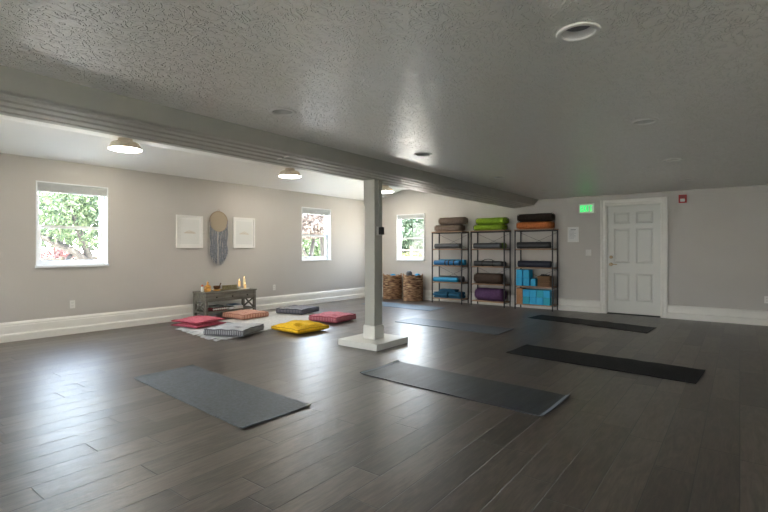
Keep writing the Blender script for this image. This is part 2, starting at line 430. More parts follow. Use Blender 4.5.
# ---------------------------------------------------------------- six panel door
def make_door():
    root = sempty('door_1', (DOOR[0], YB, 0)); w, h = DOOR[1]-DOOR[0], 2.05
    mb = MB()   # jamb
    mb.box(0, .02, -.004, .13, 0, h).box(w-.02, w, -.004, .13, 0, h).box(.02, w-.02, -.004, .13, h-.02, h)
    mb.build('door_jamb', m_trim, root)
    cw = .09
    def casing(x0, x1, z0, z1, vert, inner):
        m = MB()
        if vert:
            a, b = (x0, x1) if inner == 1 else (x1, x0); s = 1 if b > a else -1
            P = [(a, 0), (a, -.014), (a+s*.012, -.02), (a+s*.03, -.016), (a+s*.06, -.018), (a+s*.066, -.03), (b-s*.004, -.032), (b, -.028), (b, 0)]
            m.prism(P, 'z', z0, z1)
        return m
    m = casing(-cw, .008, 0, h+cw, True, -1); m.build('door_casing', m_trim, root)
    m = casing(w-.008, w+cw, 0, h+cw, True, 1); m.build('door_casing', m_trim, root)
    P = [(0, h-.008), (-.014, h-.008), (-.02, h+.004), (-.016, h+.03), (-.018, h+.055), (-.03, h+.06), (-.032, h+cw-.004), (-.028, h+cw), (0, h+cw)]
    MB().prism(P, 'x', -.002, w+.002).build('door_casing', m_trim, root)
    # slab with sunken, raised-field panels
    x0, x1, z0, z1, yf = .024, w-.024, .022, h-.024, .03
    W = x1-x0; st = .115; mu = .1; pw = (W-2*st-mu)/2
    xs = [(x0+st, x0+st+pw), (x0+st+pw+mu, x1-st)]
    zs = [(z0+.235, z0+.235+.51), (z0+.235+.51+.19, z0+.235+.51+.19+.64), (z1-.125-.21, z1-.125)]
    holes = [(a, b, c, d) for a, b in xs for c, d in zs]
    mb = slab_with_holes('y', yf, yf+.04, x0, x1, z0, z1, holes)
    for a, b, c, d in holes:
        # sloped moulding down to the recess, then raised field
        def ring(i, y): return [(a+i, y, c+i), (b-i, y, c+i), (b-i, y, d-i), (a+i, y, d-i)]
        R = [[mb.bm.verts.new(p) for p in ring(i, y)] for i, y in ((0, yf), (.012, yf+.012), (.022, yf+.012), (.045, yf+.003))]
        for A, B in zip(R, R[1:]):
            for k in range(4): mb.bm.faces.new((A[k], A[(k+1) % 4], B[(k+1) % 4], B[k]))
        mb.bm.faces.new(R[-1])
        Q = [mb.bm.verts.new(p) for p in ring(0, yf+.04)]; mb.bm.faces.new(Q)
    slab = mb.build('door_slab', m_door, root)
    kx = x0+.065
    R90 = Matrix.Rotation(PI/2, 4, 'X')
    kn = MB().lathe([(0, 0), (.032, 0), (.032, .006), (.012, .01), (.011, .03), (.026, .036), (.03, .05), (.024, .062), (0, .066)], 24, (kx, yf, .93), R90).build('door_knob', m_brass, root, smooth='auto')
    MB().cone((kx, yf-.04, .93), (kx+.11, yf-.046, .93), .008, .007, 12).build('knob_lever', m_brass, kn)
    MB().lathe([(0, 0), (.03, 0), (.03, .012), (.022, .02), (0, .021)], 24, (kx, yf, 1.065), R90).build('deadbolt', m_brass, root, smooth='auto')
    for z in (.25, 1.0, 1.8): MB().cone((x1+.006, yf-.004, z-.05), (x1+.006, yf-.004, z+.05), .007).build('hinge', m_brass, root)
    MB().box(.02, w-.02, .0, .13, 0, .014).build('threshold', m_black, root)
    MB().box(.02, w-.02, .1, .14, .01, h-.02).build('door_stop_panel', m_black, root)
    return root
make_door()

# ---------------------------------------------------------------- recessed lights
m_baffle = mat('grey light baffle', (.55, .54, .5), .35)
m_lens = mat('dark unlit lens', (.07, .07, .082), .4)
pos_txt = {(-.61, 2.32): 'nearest to the camera, right row', (-2.72, 2.32): 'nearest of the row close to the beam', (-2.72, 4.26): 'second of the row close to the beam, before the post',
           (-.61, 4.26): 'second of the right row', (-.61, 6.25): 'third of the right row', (-2.72, 6.25): 'third near the beam',
           (-.61, 8.15): 'last of the right row, near the door', (-2.72, 8.15): 'last near the beam, before the exit sign'}
def make_can(loc, label):
    t = thing('recessed_ceiling_light', label, 'ceiling light', loc, 0, 'recessed ceiling lights')
    MB().lathe([(.098, .001), (.1, -.004), (.096, -.009), (.086, -.011), (.077, -.008), (.074, .001)], 40).build('trim_ring', m_plate, t, smooth='auto')
    MB().lathe([(.0775, .001), (.075, .0), (.0735, .006), (.071, .012), (.067, .022), (.061, .030)], 40).build('baffle', m_baffle, t, smooth='auto')
    MB().lathe([(.063, .0295), (.045, .028), (.03, .027), (0, .026)], 32).build('lens', m_lens, t, smooth=True)
    MB().lathe([(.079, .0), (.079, .11), (0, .11)], 24).build('housing', m_baffle, t)
    return t
can0 = None
for xy in CANS:
    if xy not in pos_txt: lab = 'round recessed ceiling light behind the camera'; continue_ = True
    else: lab = 'round white recessed ceiling light, ' + pos_txt[xy]
    can0_ = make_can((xy[0], xy[1], ZC), lab) if can0 is None else dup(can0, (xy[0], xy[1], ZC), label=lab)
    can0 = can0 or can0_

# ---------------------------------------------------------------- flush lamps in the high bay
m_rattan = mat('beige lamp shade', (.72, .63, .50), .6, noise=(40, .85, 1.1))
m_diff = mat('glowing white diffuser', (.9, .88, .82), .5, emit=(1, .93, .8), estr=36)
def make_lamp(loc, label):
    t = thing('flush_mount_lamp', label, 'ceiling lamp', loc, 0, 'beige flush lamps in the high bay')
    MB().lathe([(0, 0), (.088, 0), (.09, -.045), (.086, -.05)], 32).build('canopy', m_rattan, t, smooth='auto')
    MB().lathe([(.05, -.048), (.15, -.052), (.168, -.062), (.182, -.09), (.205, -.135), (.214, -.142), (.2, -.142), (.176, -.095), (.14, -.06), (.05, -.056)], 48).build('lamp_shade', m_rattan, t, smooth='auto')
    MB().lathe([(.203, -.137), (.2, -.145), (.16, -.155), (.09, -.162), (0, -.165)], 40).build('diffuser', m_diff, t, smooth=True)
    return t
LX = -6.60
l0 = make_lamp((LX, 2.9, Z_FLAT), 'beige flush ceiling lamp with glowing diffuser, nearest the camera, before the left window')
dup(l0, (LX, 5.8, Z_FLAT), label='beige flush ceiling lamp with glowing diffuser, the middle one, above the floor cushions')
dup(l0, (LX, 8.7, Z_FLAT), label='beige flush ceiling lamp with glowing diffuser, farthest, seen just right of the post')
dup(l0, (LX, 0.0, Z_FLAT), label='beige flush ceiling lamp with glowing diffuser, outside the view on the left')

# ---------------------------------------------------------------- support post
def make_post():
    px, py = -3.725, 4.67
    t = thing('support_post', 'grey painted square post on a low white plinth holding up the beam', 'post', (px, py, 0))
    MB().box(-.31, .31, -.33, .33, 0, .078, bev=.004).build('plinth', m_trim, t)
    MB().box(-.094, .094, -.094, .094, .078, .235, bev=.004).box(-.09, .09, -.09, .09, .235, .245).build('post_base_trim', m_trim, t)
    MB().box(-.078, .078, -.08, .08, .245, 2.088, bev=.003).build('shaft', m_post, t)
    MB().prism([(-.078, 2.086), (-.098, 2.086), (-.098, 1.80), (-.078, 1.75)], 'y', -.08, .08).build('side_board', m_post, t)
    MB().box(.078, .09, -.005, .018, 1.50, 2.088).box(.078, .084, .05, .062, 1.50, 2.088).build('cable_channel', m_post, t)
    return t
make_post()
t = thing('thermostat', 'small black device box with white back plate mounted on the grey post', 'thermostat', (-3.645, 4.67, 1.43))
MB().box(.0025, .014, -.045, .045, -.045, .065, bev=.002).build('back_plate', m_plate, t)
MB().box(.014, .055, -.018, .05, -.035, .06, bev=.004).build('device_body', m_black, t)

# ---------------------------------------------------------------- wall fittings
def outlet(name, label, loc, rz, kind='outlet'):
    t = thing(name, label, kind, loc, rz)      # local -y faces the room
    MB().box(-.035, .035, -.006, 0, -.057, .057, bev=.0025).build('cover_plate', m_plate, t)
    if kind == 'outlet':
        for z in (-.022, .022):
            s = MB().box(-.017, .017, -.009, -.0055, z-.015, z+.015, bev=.002).build('receptacle', m_plate, t)
            MB().box(-.008, -.005, -.0096, -.0088, z-.004, z+.007).box(.005, .008, -.0096, -.0088, z-.004, z+.007).build('slots', m_slot, s)
    else:
        for x in (-.02, .02): MB().box(x-.011, x+.011, -.01, -.005, -.032, .032, bev=.002).build('rocker', m_plate, t)
    return t
outlet('wall_outlet', 'white electrical outlet low on the left wall under the big window', (XL, 2.62, .42), PI/2)
outlet('wall_outlet', 'white electrical outlet low on the left wall right of the console table', (XL, 6.27, .43), PI/2)
outlet('wall_outlet', 'white electrical outlet low on the back wall at the right edge of the view', (.345, YB, .41), 0)
sw = outlet('light_switch', 'white light switch plate on the back wall left of the door', (-2.327, YB, 1.15), 0, 'light switch')
sw.scale = (1.5, 1, 1.05)
t = thing('wall_notice', 'white framed paper notice with small print between shelves and door', 'notice', (-2.61, YB, 1.505))
m_paper = mat('paper', (.78, .79, .77), .6); m_ink = mat('grey ink', (.25, .27, .28), .7)
m_white = mat('white frame paint', (.83, .82, .78), .4)
mb = MB(); w, h = .105, .148
for a, b, c, d in ((-w, -w+.01, -h, h), (w-.01, w, -h, h), (-w+.01, w-.01, -h, -h+.01), (-w+.01, w-.01, h-.01, h)): mb.box(a, b, -.012, 0, c, d)
mb.build('notice_frame', m_white, t); pg = MB().box(-w+.008, w-.008, -.006, -.001, -h+.008, h-.008).build('sheet', m_paper, t)
mb = MB()
mb.box(-.05, .05, -.0072, -.0062, .09, .102)
for k in range(7):
    z = .07-k*.024; mb.box(-.075, -.075+random.uniform(.09, .15), -.0072, -.0062, z, z+.005)
mb.build('printed_lines', m_ink, pg)
# fire alarm
m_red = mat('alarm red', (.42, .02, .02), .4)
t = thing('fire_alarm', 'red wall fire alarm with a clear strobe high beside the door', 'fire alarm', (-.785, YB, 2.085))
MB().box(-.06, .06, -.045, 0, -.07, .07, bev=.006).build('alarm_body', m_red, t)
MB().box(-.035, .035, -.062, -.044, -.05, .0, bev=.006).build('strobe', mat('strobe lens', (.75, .75, .72), .2), t)
mb = MB()
for k in range(4): mb.box(-.035, .035, -.048, -.044, .018+k*.011, .023+k*.011)
mb.build('horn_slots', m_slot, t)
# exit sign
m_exit = mat('lit green letters', (.02, .6, .15), .4, emit=(.0, 1, .16), estr=1.8)
t = thing('exit_sign', 'white box sign with lit green EXIT letters left of the door', 'exit sign', (-2.35, YB, 2.0))
MB().box(-.145, .145, -.055, 0, -.09, .095, bev=.005).build('sign_housing', m_plate, t)
mb = MB(); H2, yf, yb = .058, -.0575, -.054; th = .0135; cw = .044; gap = .012
xs = [-.11+k*(cw+gap) for k in range(4)]
def bar(mb, x0, z0, x1, z1, th):
    d = Vector((x1-x0, z1-z0)).normalized(); n = Vector((-d.y, d.x))*th/2
    mb.prism([(x0+n.x, z0+n.y), (x0-n.x, z0-n.y), (x1-n.x, z1-n.y), (x1+n.x, z1+n.y)], 'y', yf, yb)
x = xs[0]; mb.box(x, x+th, yf, yb, -H2, H2)
for z in (-H2, -th/2, H2-th): mb.box(x+th, x+cw, yf, yb, z, z+th)
mb.build('letter_e', m_exit, t)
mb = MB(); x = xs[1]; bar(mb, x+.004, -H2, x+cw-.004, H2, th); bar(mb, x+.004, H2, x+cw-.004, -H2, th); mb.build('letter_x', m_exit, t)
mb = MB(); x = xs[2]+.012; mb.box(x, x+th+.002, yf, yb, -H2, H2); mb.build('letter_i', m_exit, t)
mb = MB(); x = xs[3]-.002; mb.box(x, x+cw, yf, yb, H2-th, H2).box(x+cw/2-th/2, x+cw/2+th/2, yf, yb, -H2, H2-th); mb.build('letter_t', m_exit, t)

# framed prints and hanging
m_tan = mat('tan ink line', (.55, .44, .30), .7); m_matb = mat('picture mount', (.80, .80, .77), .7); m_print = mat('print paper', (.72, .73, .70), .6)
def picture(label, yc, zc, w, h):
    t = thing('framed_print', label, 'picture', (XL, yc, zc), PI/2, 'white framed prints on the left wall')
    mb = MB(); f = .03
    for a, b, c, d in ((-w, -w+f, -h, h), (w-f, w, -h, h), (-w+f, w-f, -h, -h+f), (-w+f, w-f, h-f, h)): mb.box(a, b, -.03, -.001, c, d, bev=.002)
    mb.build('picture_frame', m_white, t)
    MB().box(-w+f-.002, w-f+.002, -.012, -.002, -h+f-.002, h-f+.002).build('mount', m_matb, t)
    p = MB().box(-w+.065, w-.065, -.014, -.0115, -h+.07, h-.07).build('print', m_print, t)
    mb = MB()
    mb.box(-.11, .11, -.0152, -.0142, -.026, -.019)
    for k in range(-3, 4):      # low petals along a line
        c = k*.026; hh = .05-abs(k)*.011
        for s in (-1, 1):
            pts = [(c+s*.012*math.sin(PI*q/6), -.0152, -.02+hh*q/6) for q in range(7)]
            mb.tube(pts, .0018, 4)
    mb.build('line_drawing', m_tan, p)
    return t
picture('white framed pale print left of the round wall hanging', 4.412, 1.518, .245, .283)
picture('white framed pale print right of the round wall hanging', 5.532, 1.530, .245, .291)
m_hoop = mat('wood hoop', (.42, .32, .22), .6); m_weave = stripe_material('tan woven disc', (.42, .34, .24), (.6, .51, .38), 'Z', 40, bumpd=.003)
m_yarn = mat('blue grey yarn', (.22, .23, .255), .9, noise=(60, .6, 1.7)); m_yarnw = mat('pale yarn', (.62, .58, .52), .9)
t = thing('wall_hanging', 'round woven wall hanging with long blue grey yarn tassels between two prints', 'wall hanging', (XL, 4.975, 1.72), PI/2)
R = .185; pts = [(R*math.cos(a), -.02, R*math.sin(a)) for a in np.linspace(0, 2*PI, 40, endpoint=False)]
MB().tube(pts, .009, 8, True).build('hoop', m_hoop, t, smooth=True)
MB().lathe([(0, .004), (R-.002, 0), (R-.002, -.004), (0, -.006)], 40, (0, -.02, 0), Matrix.Rotation(PI/2, 4, 'X')).build('woven_disc', m_weave, t)
mb = MB(); mbw = MB()
for k in range(120):
    x = -R+2*R*(k+.5)/120+random.uniform(-.004, .004); z0 = -math.sqrt(max(0, R*R-x*x))
    if abs(x) > R*.86: z0 = -random.uniform(-.04, .09)
    e = .80-.22*(abs(x)/R)**2+random.uniform(-.09, .02); n = 7
    ph = random.uniform(0, 6)
    pts = [(x*(1+.05*math.sin(q))+.006*math.sin(ph+q*1.7), -.022-.012*random.random(), z0+(-e-z0)*q/n) for q in range(n+1)]
    (mbw if -.035 < x < -.012 or k % 17 == 0 else mb).tube(pts, random.uniform(.0028, .0045), 5)
o = mb.build('tassels', m_yarn, t); o['kind'] = 'stuff'; o = mbw.build('pale_tassels', m_yarnw, t); o['kind'] = 'stuff'
MB().tube([(-.03, -.02, R), (0, -.012, R+.05), (.03, -.02, R)], .003, 6).build('hanging_cord', m_hoop, t)
mb = MB()
for x, z in ((-.01, .07), (.18, -.02), (.19, .02), (.175, .05)): mb.lathe([(0, -.008), (.008, 0), (0, .008)], 8, (x, -.03, R+.0 if x < 0 else z))
b_ = mb.build('beads', m_hoop, t); b_['kind'] = 'stuff'

# ---------------------------------------------------------------- shelving units
LV = [.11, .475, .85, 1.225, 1.60]
def make_unit(loc, label):
    t = thing('shelving_unit', label, 'shelf', loc, 0, 'open shelving units against the back wall')
    W, D = .775, .335; s = .022
    for x in (0, W-s):
        for y in (0, D-s):
            l = MB().box(x, x+s, y, y+s, .012, 1.60).build('leg', m_steel, t)
            MB().cone((x+s/2, y+s/2, 0), (x+s/2, y+s/2, .013), .013).build('foot', m_black, l)
    for z in LV:
        MB().box(.0235, W-.0235, .001, D-.001, z-.018, z, bev=.0015).build('shelf_board', m_shelf, t) if z < 1.5 else MB().box(-.006, W+.006, -.006, D+.006, 1.6001, 1.618, bev=.0015).build('shelf_board', m_shelf, t)
        if z < 1.5:
            mb = MB(); mb.box(s, W-s, D-.0009, D, z-.022, z-.002)
        else:
            mb = MB(); mb.box(s, W-s, .0, s, z-.012, z); mb.box(s, W-s, D-s, D, z-.022, z)
            mb.box(0, s, s, D-s, z-.022, z).box(W-s, W, s, D-s, z-.022, z)
        mb.build('shelf_rail', m_steel, t)
    for z in (.11, .85):
        for a, b in ((s, W-s), (W-s, s)):
            MB().tube([(a, D-.004, z+.38), (b, D-.004, z+.70)], .003, 6).build('cross_brace', m_steel, t)
    for x in (s/2, W-s/2):      # little side rails on each level
        for z in LV[:-1]: MB().box(x-.006, x+.006, s, D-s, z-.03, z-.019).build('side_rail', m_steel, t)
    return t
UX = [-5.638, -4.652, -3.665]; UY = 9.21
LVt = lambda k: 1.6185 if k == 4 else LV[k]+.0005
u0 = make_unit((UX[0], UY, 0), 'black steel and brown board shelving unit, left one, holding blue mats')
dup(u0, (UX[1], UY, 0), label='black steel and brown board shelving unit in the middle, green bolsters on top')
dup(u0, (UX[2], UY, 0), label='black steel and brown board shelving unit on the right, with foam blocks below')

def bolster_mesh(L, D, H, pw=3.2, pleat=0, seg=40, round_end=.03):
    """soft bolster along x, superellipse section"""
    mb = MB(); bm = mb.bm; rings = []
    ns = 14
    for i in range(ns+1):
        u = i/ns; e = min(u, 1-u)*L
        k = 1 if e >= round_end else (1-(1-e/round_end)**2)**.5
        k = .72+.28*k
        x = -L/2+L*u; ring = []
        for j in range(seg):
            a = 2*PI*j/seg; c, s_ = math.cos(a), math.sin(a)
            y = math.copysign(abs(c)**(2/pw), c)*D/2*k; z = math.copysign(abs(s_)**(2/pw), s_)*H/2*k
            w = 1+pleat*math.sin(x*47+a*2)+.012*math.sin(x*21+a*3)
            ring.append(bm.verts.new((x, y*w, z*w)))
        rings.append(ring)
    for A, B in zip(rings, rings[1:]):
        for j in range(seg): bm.faces.new((A[j], A[(j+1) % seg], B[(j+1) % seg], B[j]))
    for R_, sg in ((rings[0], -1), (rings[-1], 1)):
        cx = -L/2 if sg < 0 else L/2
        pr_ = R_
        for f, dx in ((.8, .004), (.4, .008)):
            nx = [bm.verts.new((cx+sg*dx, v.co.y*f, v.co.z*f)) for v in R_]
            for j in range(seg): bm.faces.new((pr_[j], pr_[(j+1) % seg], nx[(j+1) % seg], nx[j]))
            pr_ = nx
        c_ = bm.verts.new((cx+sg*.009, 0, 0))
        for j in range(seg): bm.faces.new((pr_[j], pr_[(j+1) % seg], c_))
    return mb
def bolster(label, cx, cy, z, L, D, H, m, pw=3.2, rz=0, group=None, m2=None, name='yoga_bolster', cat='bolster'):
    t = thing(name, label, cat, (cx, cy, z), rz, group)
    bolster_mesh(L, D, H, pw, .006).build('bolster_cover', m, t, smooth=True, loc=(0, 0, H/2))
    for s_ in (-1, 1):       # piping round each end, and an end carrying handle on the right
        x = s_*(L/2-.012); pts = []
        for j in range(36):
            a = 2*PI*j/36; c, q = math.cos(a), math.sin(a)
            pts.append((x, math.copysign(abs(c)**(2/pw), c)*D/2*.95, H/2+math.copysign(abs(q)**(2/pw), q)*H/2*.95))
        MB().tube(pts, .0045, 5, True).build('piping', m2 or m, t, smooth=True)
    MB().tube([(L/2+.008, -D*.18, H*.5), (L/2+.022, -D*.1, H*.55), (L/2+.022, D*.1, H*.55), (L/2+.008, D*.18, H*.5)], .005, 5).build('end_handle', m2 or m, t, smooth=True)
    return t
def cloth(name, c): return mat(name, c, .9, spec=.2, noise=(35, .8, 1.2), bump=(150, .0015))
c_taupe = cloth('taupe bolster cloth', (.165, .12, .095)); c_green = cloth('lime green bolster cloth', (.22, .36, .025)); c_orange = cloth('burnt orange cloth', (.52, .165, .05))
c_dbrown = cloth('dark brown cloth', (.035, .026, .02)); c_brown = cloth('chocolate bolster cloth', (.07, .047, .036)); c_purple = cloth('purple bolster cloth', (.095, .045, .11))
c_dark = cloth('dark edging cloth', (.03, .03, .03))
zt = LVt(4)
bolster('taupe rectangular bolster lying on the left shelving unit, lower of two', UX[0]+.38, UY+.16, zt+.002, .66, .29, .15, c_taupe)
bolster('taupe rectangular bolster on the left shelving unit, upper of two', UX[0]+.465, UY+.17, zt+.156, .64, .28, .165, c_taupe, pw=2.8)
bolster('lime green bolster on the middle shelving unit, lower of two', UX[1]+.385, UY+.16, zt+.002, .68, .29, .127, c_green, m2=c_dark)
bolster('lime green bolster on the middle shelving unit, upper of two', UX[1]+.425, UY+.17, zt+.131, .66, .28, .14, c_green, m2=c_dark)
bolster('burnt orange bolster on the right shelving unit under a dark one', UX[2]+.375, UY+.16, zt+.002, .70, .29, .15, c_orange)
bolster('dark brown bolster lying on the burnt orange one', UX[2]+.385, UY+.16, zt+.156, .69, .29, .16, c_dbrown, pw=2.8)
bolster('chocolate brown round bolster on the fourth level of the middle unit', UX[1]+.37, UY+.15, LVt(1)+.002, .64, .24, .225, c_brown, pw=2.2)
bolster('purple round bolster on the lowest level of the middle unit', UX[1]+.39, UY+.16, LVt(0)+.002, .64, .27, .27, c_purple, pw=2.15)

def roll_mesh(L, r0, r1, th, turns=None, squash=1.0):
    """a rolled mat: spiral sheet with real thickness, axis along x"""
    turns = (r1-r0)/(th*1.12); n = int(turns*22); mb = MB(); bm = mb.bm; rows = []
    for i in range(n+1):
        a = 2*PI*turns*i/n; r = r0+(r1-th-r0)*i/n
        row = []
        for rr in (r, r+th):
            y, z = rr*math.cos(a+1.2), rr*math.sin(a+1.2)*squash
            for x in (-L/2, L/2): row.append(bm.verts.new((x, y, z)))
        rows.append(row)      # inner-left, inner-right, outer-left, outer-right
    for A, B in zip(rows, rows[1:]):
        bm.faces.new((A[0], A[1], B[1], B[0])); bm.faces.new((A[2], B[2], B[3], A[3]))
        bm.faces.new((A[0], B[0], B[2], A[2])); bm.faces.new((A[1], A[3], B[3], B[1]))
    for R_ in (rows[0], rows[-1]): bm.faces.new((R_[0], R_[2], R_[3], R_[1]))
    return mb
def ring_strap(x, r, w=.03):
    return MB().lathe([(r+.001, -w/2), (r+.004, -w/2), (r+.004, w/2), (r+.001, w/2), (r+.001, -w/2)], 28, (x, 0, 0), Matrix.Rotation(PI/2, 4, 'Y'))
def mat_roll(label, cx, cy, z, L, r, m, straps=(), rz=0, th=.007, group=None, ms=None, name='rolled_yoga_mat'):
    t = thing(name, label, 'rolled mat', (cx, cy, z+r+(.0045 if straps else .0005)), rz, group)
    roll_mesh(L, .012, r, th).build('mat_sheet', m, t, smooth='auto')
    for x in straps: ring_strap(x, r).build('strap', ms or m_black, t)
    return t
def foam(name, c, r=.55): return mat(name, c, r, noise=(50, .88, 1.12), bump=(220, .001))
f_char = foam('charcoal mat foam', (.045, .048, .052)); f_grey = foam('slate mat foam', (.075, .082, .09)); f_blue = foam('blue mat foam', (.012, .15, .36))
f_lblue = foam('bright blue mat foam', (.01, .27, .50)); f_navy = foam('navy mat foam', (.015, .022, .045)); f_green = foam('green mat foam', (.12, .22, .02)); f_teal = foam('teal blanket', (.01, .085, .15), .9)
yc = UY+.12
mat_roll('charcoal rolled mat on the second level of the left unit', UX[0]+.35, yc, LVt(3), .64, .062, f_grey)
mat_roll('bright blue rolled mat behind a strapped one on the left unit', UX[0]+.42, UY+.215, LVt(2), .64, .068, f_lblue)
mat_roll('blue rolled mat with two dark straps on the middle level of the left unit', UX[0]+.36, UY+.07, LVt(2), .64, .058, f_blue, (-.02, .07, .2))
mat_roll('slate grey rolled mat behind a blue one on the left unit', UX[0]+.40, UY+.21, LVt(1), .61, .068, f_grey)
mat_roll('bright blue rolled mat in front of a slate one on the left unit', UX[0]+.33, UY+.07, LVt(1), .61, .055, f_lblue)
# folded teal blankets
def folded(label, cx, cy, z, L, D, layers, lt, m, rz=0, name='folded_blanket'):
    t = thing(name, label, 'blanket', (cx, cy, z), rz)
    pts = []     # one sheet folded back and forth, profile in y-z, extruded along x
    for k in range(layers):
        zz = lt*(k+.5); ya, yb = (-D/2, D/2) if k % 2 == 0 else (D/2, -D/2)
        for q in range(9):
            f = q/8; y = ya+(yb-ya)*f; pts.append((y, zz+.003*math.sin(k+f*6)))
        if k < layers-1:
            for q in (1, 2, 3):
                a = -PI/2+PI*q/4; s_ = 1 if k % 2 == 0 else -1
                pts.append((yb+s_*lt*.5*math.cos(a), zz+lt/2+lt/2*math.sin(a)))
    mb = MB(); bm = mb.bm; tk = lt*.40; rows = []
    nx = 10
    for i, (y, zc) in enumerate(pts):
        a = pts[max(0, i-1)]; b = pts[min(len(pts)-1, i+1)]; d = Vector((b[0]-a[0], b[1]-a[1])).normalized(); n = Vector((-d.y, d.x))
        row = []
        for s_ in (-1, 1):
            for j in range(nx+1):
                x = -L/2+L*j/nx+.006*math.sin(i*.7); row.append(bm.verts.new((x, y+n.x*tk*s_, zc+n.y*tk*s_+.002*math.sin(j*1.9+i))))
        rows.append(row)
    for A, B in zip(rows, rows[1:]):
        for o_ in (0, nx+1):
            for j in range(nx): bm.faces.new((A[o_+j], A[o_+j+1], B[o_+j+1], B[o_+j]))
        for j in (0, nx): bm.faces.new((A[j], B[j], B[nx+1+j], A[nx+1+j]))
    for R_ in (rows[0], rows[-1]):
        for j in range(nx): bm.faces.new((R_[j], R_[j+1], R_[nx+2+j], R_[nx+1+j]))
    mb.build('folded_sheet', m, t, smooth='auto'); return t
folded('dark teal folded blanket on the lowest level of the left unit, left pile', UX[0]+.215, UY+.14, LVt(0)+.003, .36, .22, 4, .033, f_teal)
folded('dark teal folded blanket on the lowest level of the left unit, right pile', UX[0]+.57, UY+.15, LVt(0)+.003, .28, .22, 4, .036, f_teal)
folded('dark teal blanket thrown over the two folded piles', UX[0]+.36, UY+.15, LVt(0)+.146, .40, .18, 2, .026, f_teal)

mat_roll('slate rolled mat in front of a green one on the middle unit', UX[1]+.36, UY+.07, LVt(3), .61, .062, f_grey)
mat_roll('green rolled mat poking out behind a slate one on the middle unit', UX[1]+.41, UY+.215, LVt(3), .59, .066, f_green)
rt = mat_roll('charcoal rolled mat with a black carrying strap on the middle unit', UX[1]+.37, UY+.09, LVt(2), .63, .058, f_char, (-.12, .12))
MB().tube([(-.12, 0, .058), (-.07, -.01, .085), (0, .0, .092), (.07, .01, .085), (.12, 0, .058)], .008, 6).build('carrying_strap', m_black, rt)
mat_roll('navy rolled mat behind the strapped charcoal one on the middle unit', UX[1]+.42, UY+.215, LVt(2), .57, .055, f_navy)
mat_roll('charcoal rolled mat on the second level of the right unit', UX[2]+.36, UY+.10, LVt(3), .66, .072, f_char, th=.009)
mat_roll('navy blue rolled mat on the middle level of the right unit', UX[2]+.375, UY+.11, LVt(2), .655, .068, f_navy, th=.009)

# foam blocks
m_blk = mat('cyan blue block foam', (.008, .36, .64), .55, bump=(300, .0006)); m_cork = mat('cork', (.42, .2, .09), .8, noise=(120, .7, 1.25)); m_blkd = mat('teal block foam', (.005, .33, .46), .55)
def block_mesh(w, d, h, b=.008): return MB().box(-w/2, w/2, -d/2, d/2, 0, h, bev=b)
def block(label, x, y, z, w, d, h, m, group=None, rz=0):
    return tag(block_mesh(w, d, h).build('yoga_block', m, None, loc=(x, y, z), rot=(0, 0, rz)), label, 'yoga block', group)
g4 = 'foam blocks on the fourth level of the right unit'; g5 = 'foam blocks on the lowest level of the right unit'
col4 = ['farther left column', 'second column from the left']
for c in range(2):
    for r in range(2):
        block('upright blue foam block on the fourth level, %s, %s' % (['far left column', 'second column'][c], ['bottom', 'top'][r]),
              UX[2]+.088+c*.15, UY+.12, LVt(1)+r*.163, .125, .2, .162, m_blk, g4, rz=.0 if r == 0 else [.05, -.04][c])
block('single small blue foam block between the stacked ones and the wicker basket', UX[2]+.385, UY+.1, LVt(1), .10, .2, .15, m_blk, g4)
for r in range(2):
    block('orange brown cork block at the left of the lowest level, %s' % ['bottom', 'top'][r], UX[2]+.098, UY+.12, LVt(0)+r*.156, .13, .21, .155, m_cork, 'cork blocks')
nm = ['first blue column next to the cork', 'second blue column', 'third blue column', 'last blue column on the right']
for c in range(4):
    for r in range(2):
        block('blue block on the lowest level, %s, %s' % (nm[c], ['bottom', 'top'][r]), UX[2]+.237+c*.138, UY+.115+.006*((c+r) % 2), LVt(0)+r*.148, .134, .22, .147, m_blk if (c+r) % 3 else m_blkd, g5)
m_wick = wood_material('brown wicker', (.12, .065, .03), (.3, .18, .09), 'X', 60, .8)
def woven_box(t, w, d, h, m):
    mb = MB(); n = 9
    for k in range(n):
        z = .008+k*(h-.016)/(n-1); pts = []
        for q in range(60):
            a = 2*PI*q/60; c, s_ = math.cos(a), math.sin(a)
            rr = 1+.022*math.sin(q*PI/2+k*PI)
            pts.append((math.copysign(abs(c)**.35, c)*w/2*rr, math.copysign(abs(s_)**.35, s_)*d/2*rr, z))
        mb.tube(pts, h/n*.56, 5, True)
    mb.build('woven_wall', m, t, smooth=True)
    mb = MB().box(-w/2+.006, w/2-.006, -d/2+.006, d/2-.006, 0, .012); mb.build('basket_bottom', m, t)
t = thing('wicker_basket', 'brown wicker box basket filled with black straps on the right unit', 'basket', (UX[2]+.585, UY+.15, LVt(1)+.004))
woven_box(t, .25, .23, .20, m_wick)
mb = MB()
for k in range(9):
    cx, cy = random.uniform(-.06, .06), random.uniform(-.05, .05); r = random.uniform(.025, .045)
    pts = [(cx+r*math.cos(a), cy+r*math.sin(a), .185+.03*math.sin(a*2+k)+random.uniform(0, .02)) for a in np.linspace(0, 2*PI, 14, endpoint=False)]
    mb.tube(pts, .009, 5, True)
o = tag(mb.build('yoga_straps', m_black, None, loc=t.location), 'heap of black straps on top of the wicker box basket', 'straps'); o['kind'] = 'stuff'

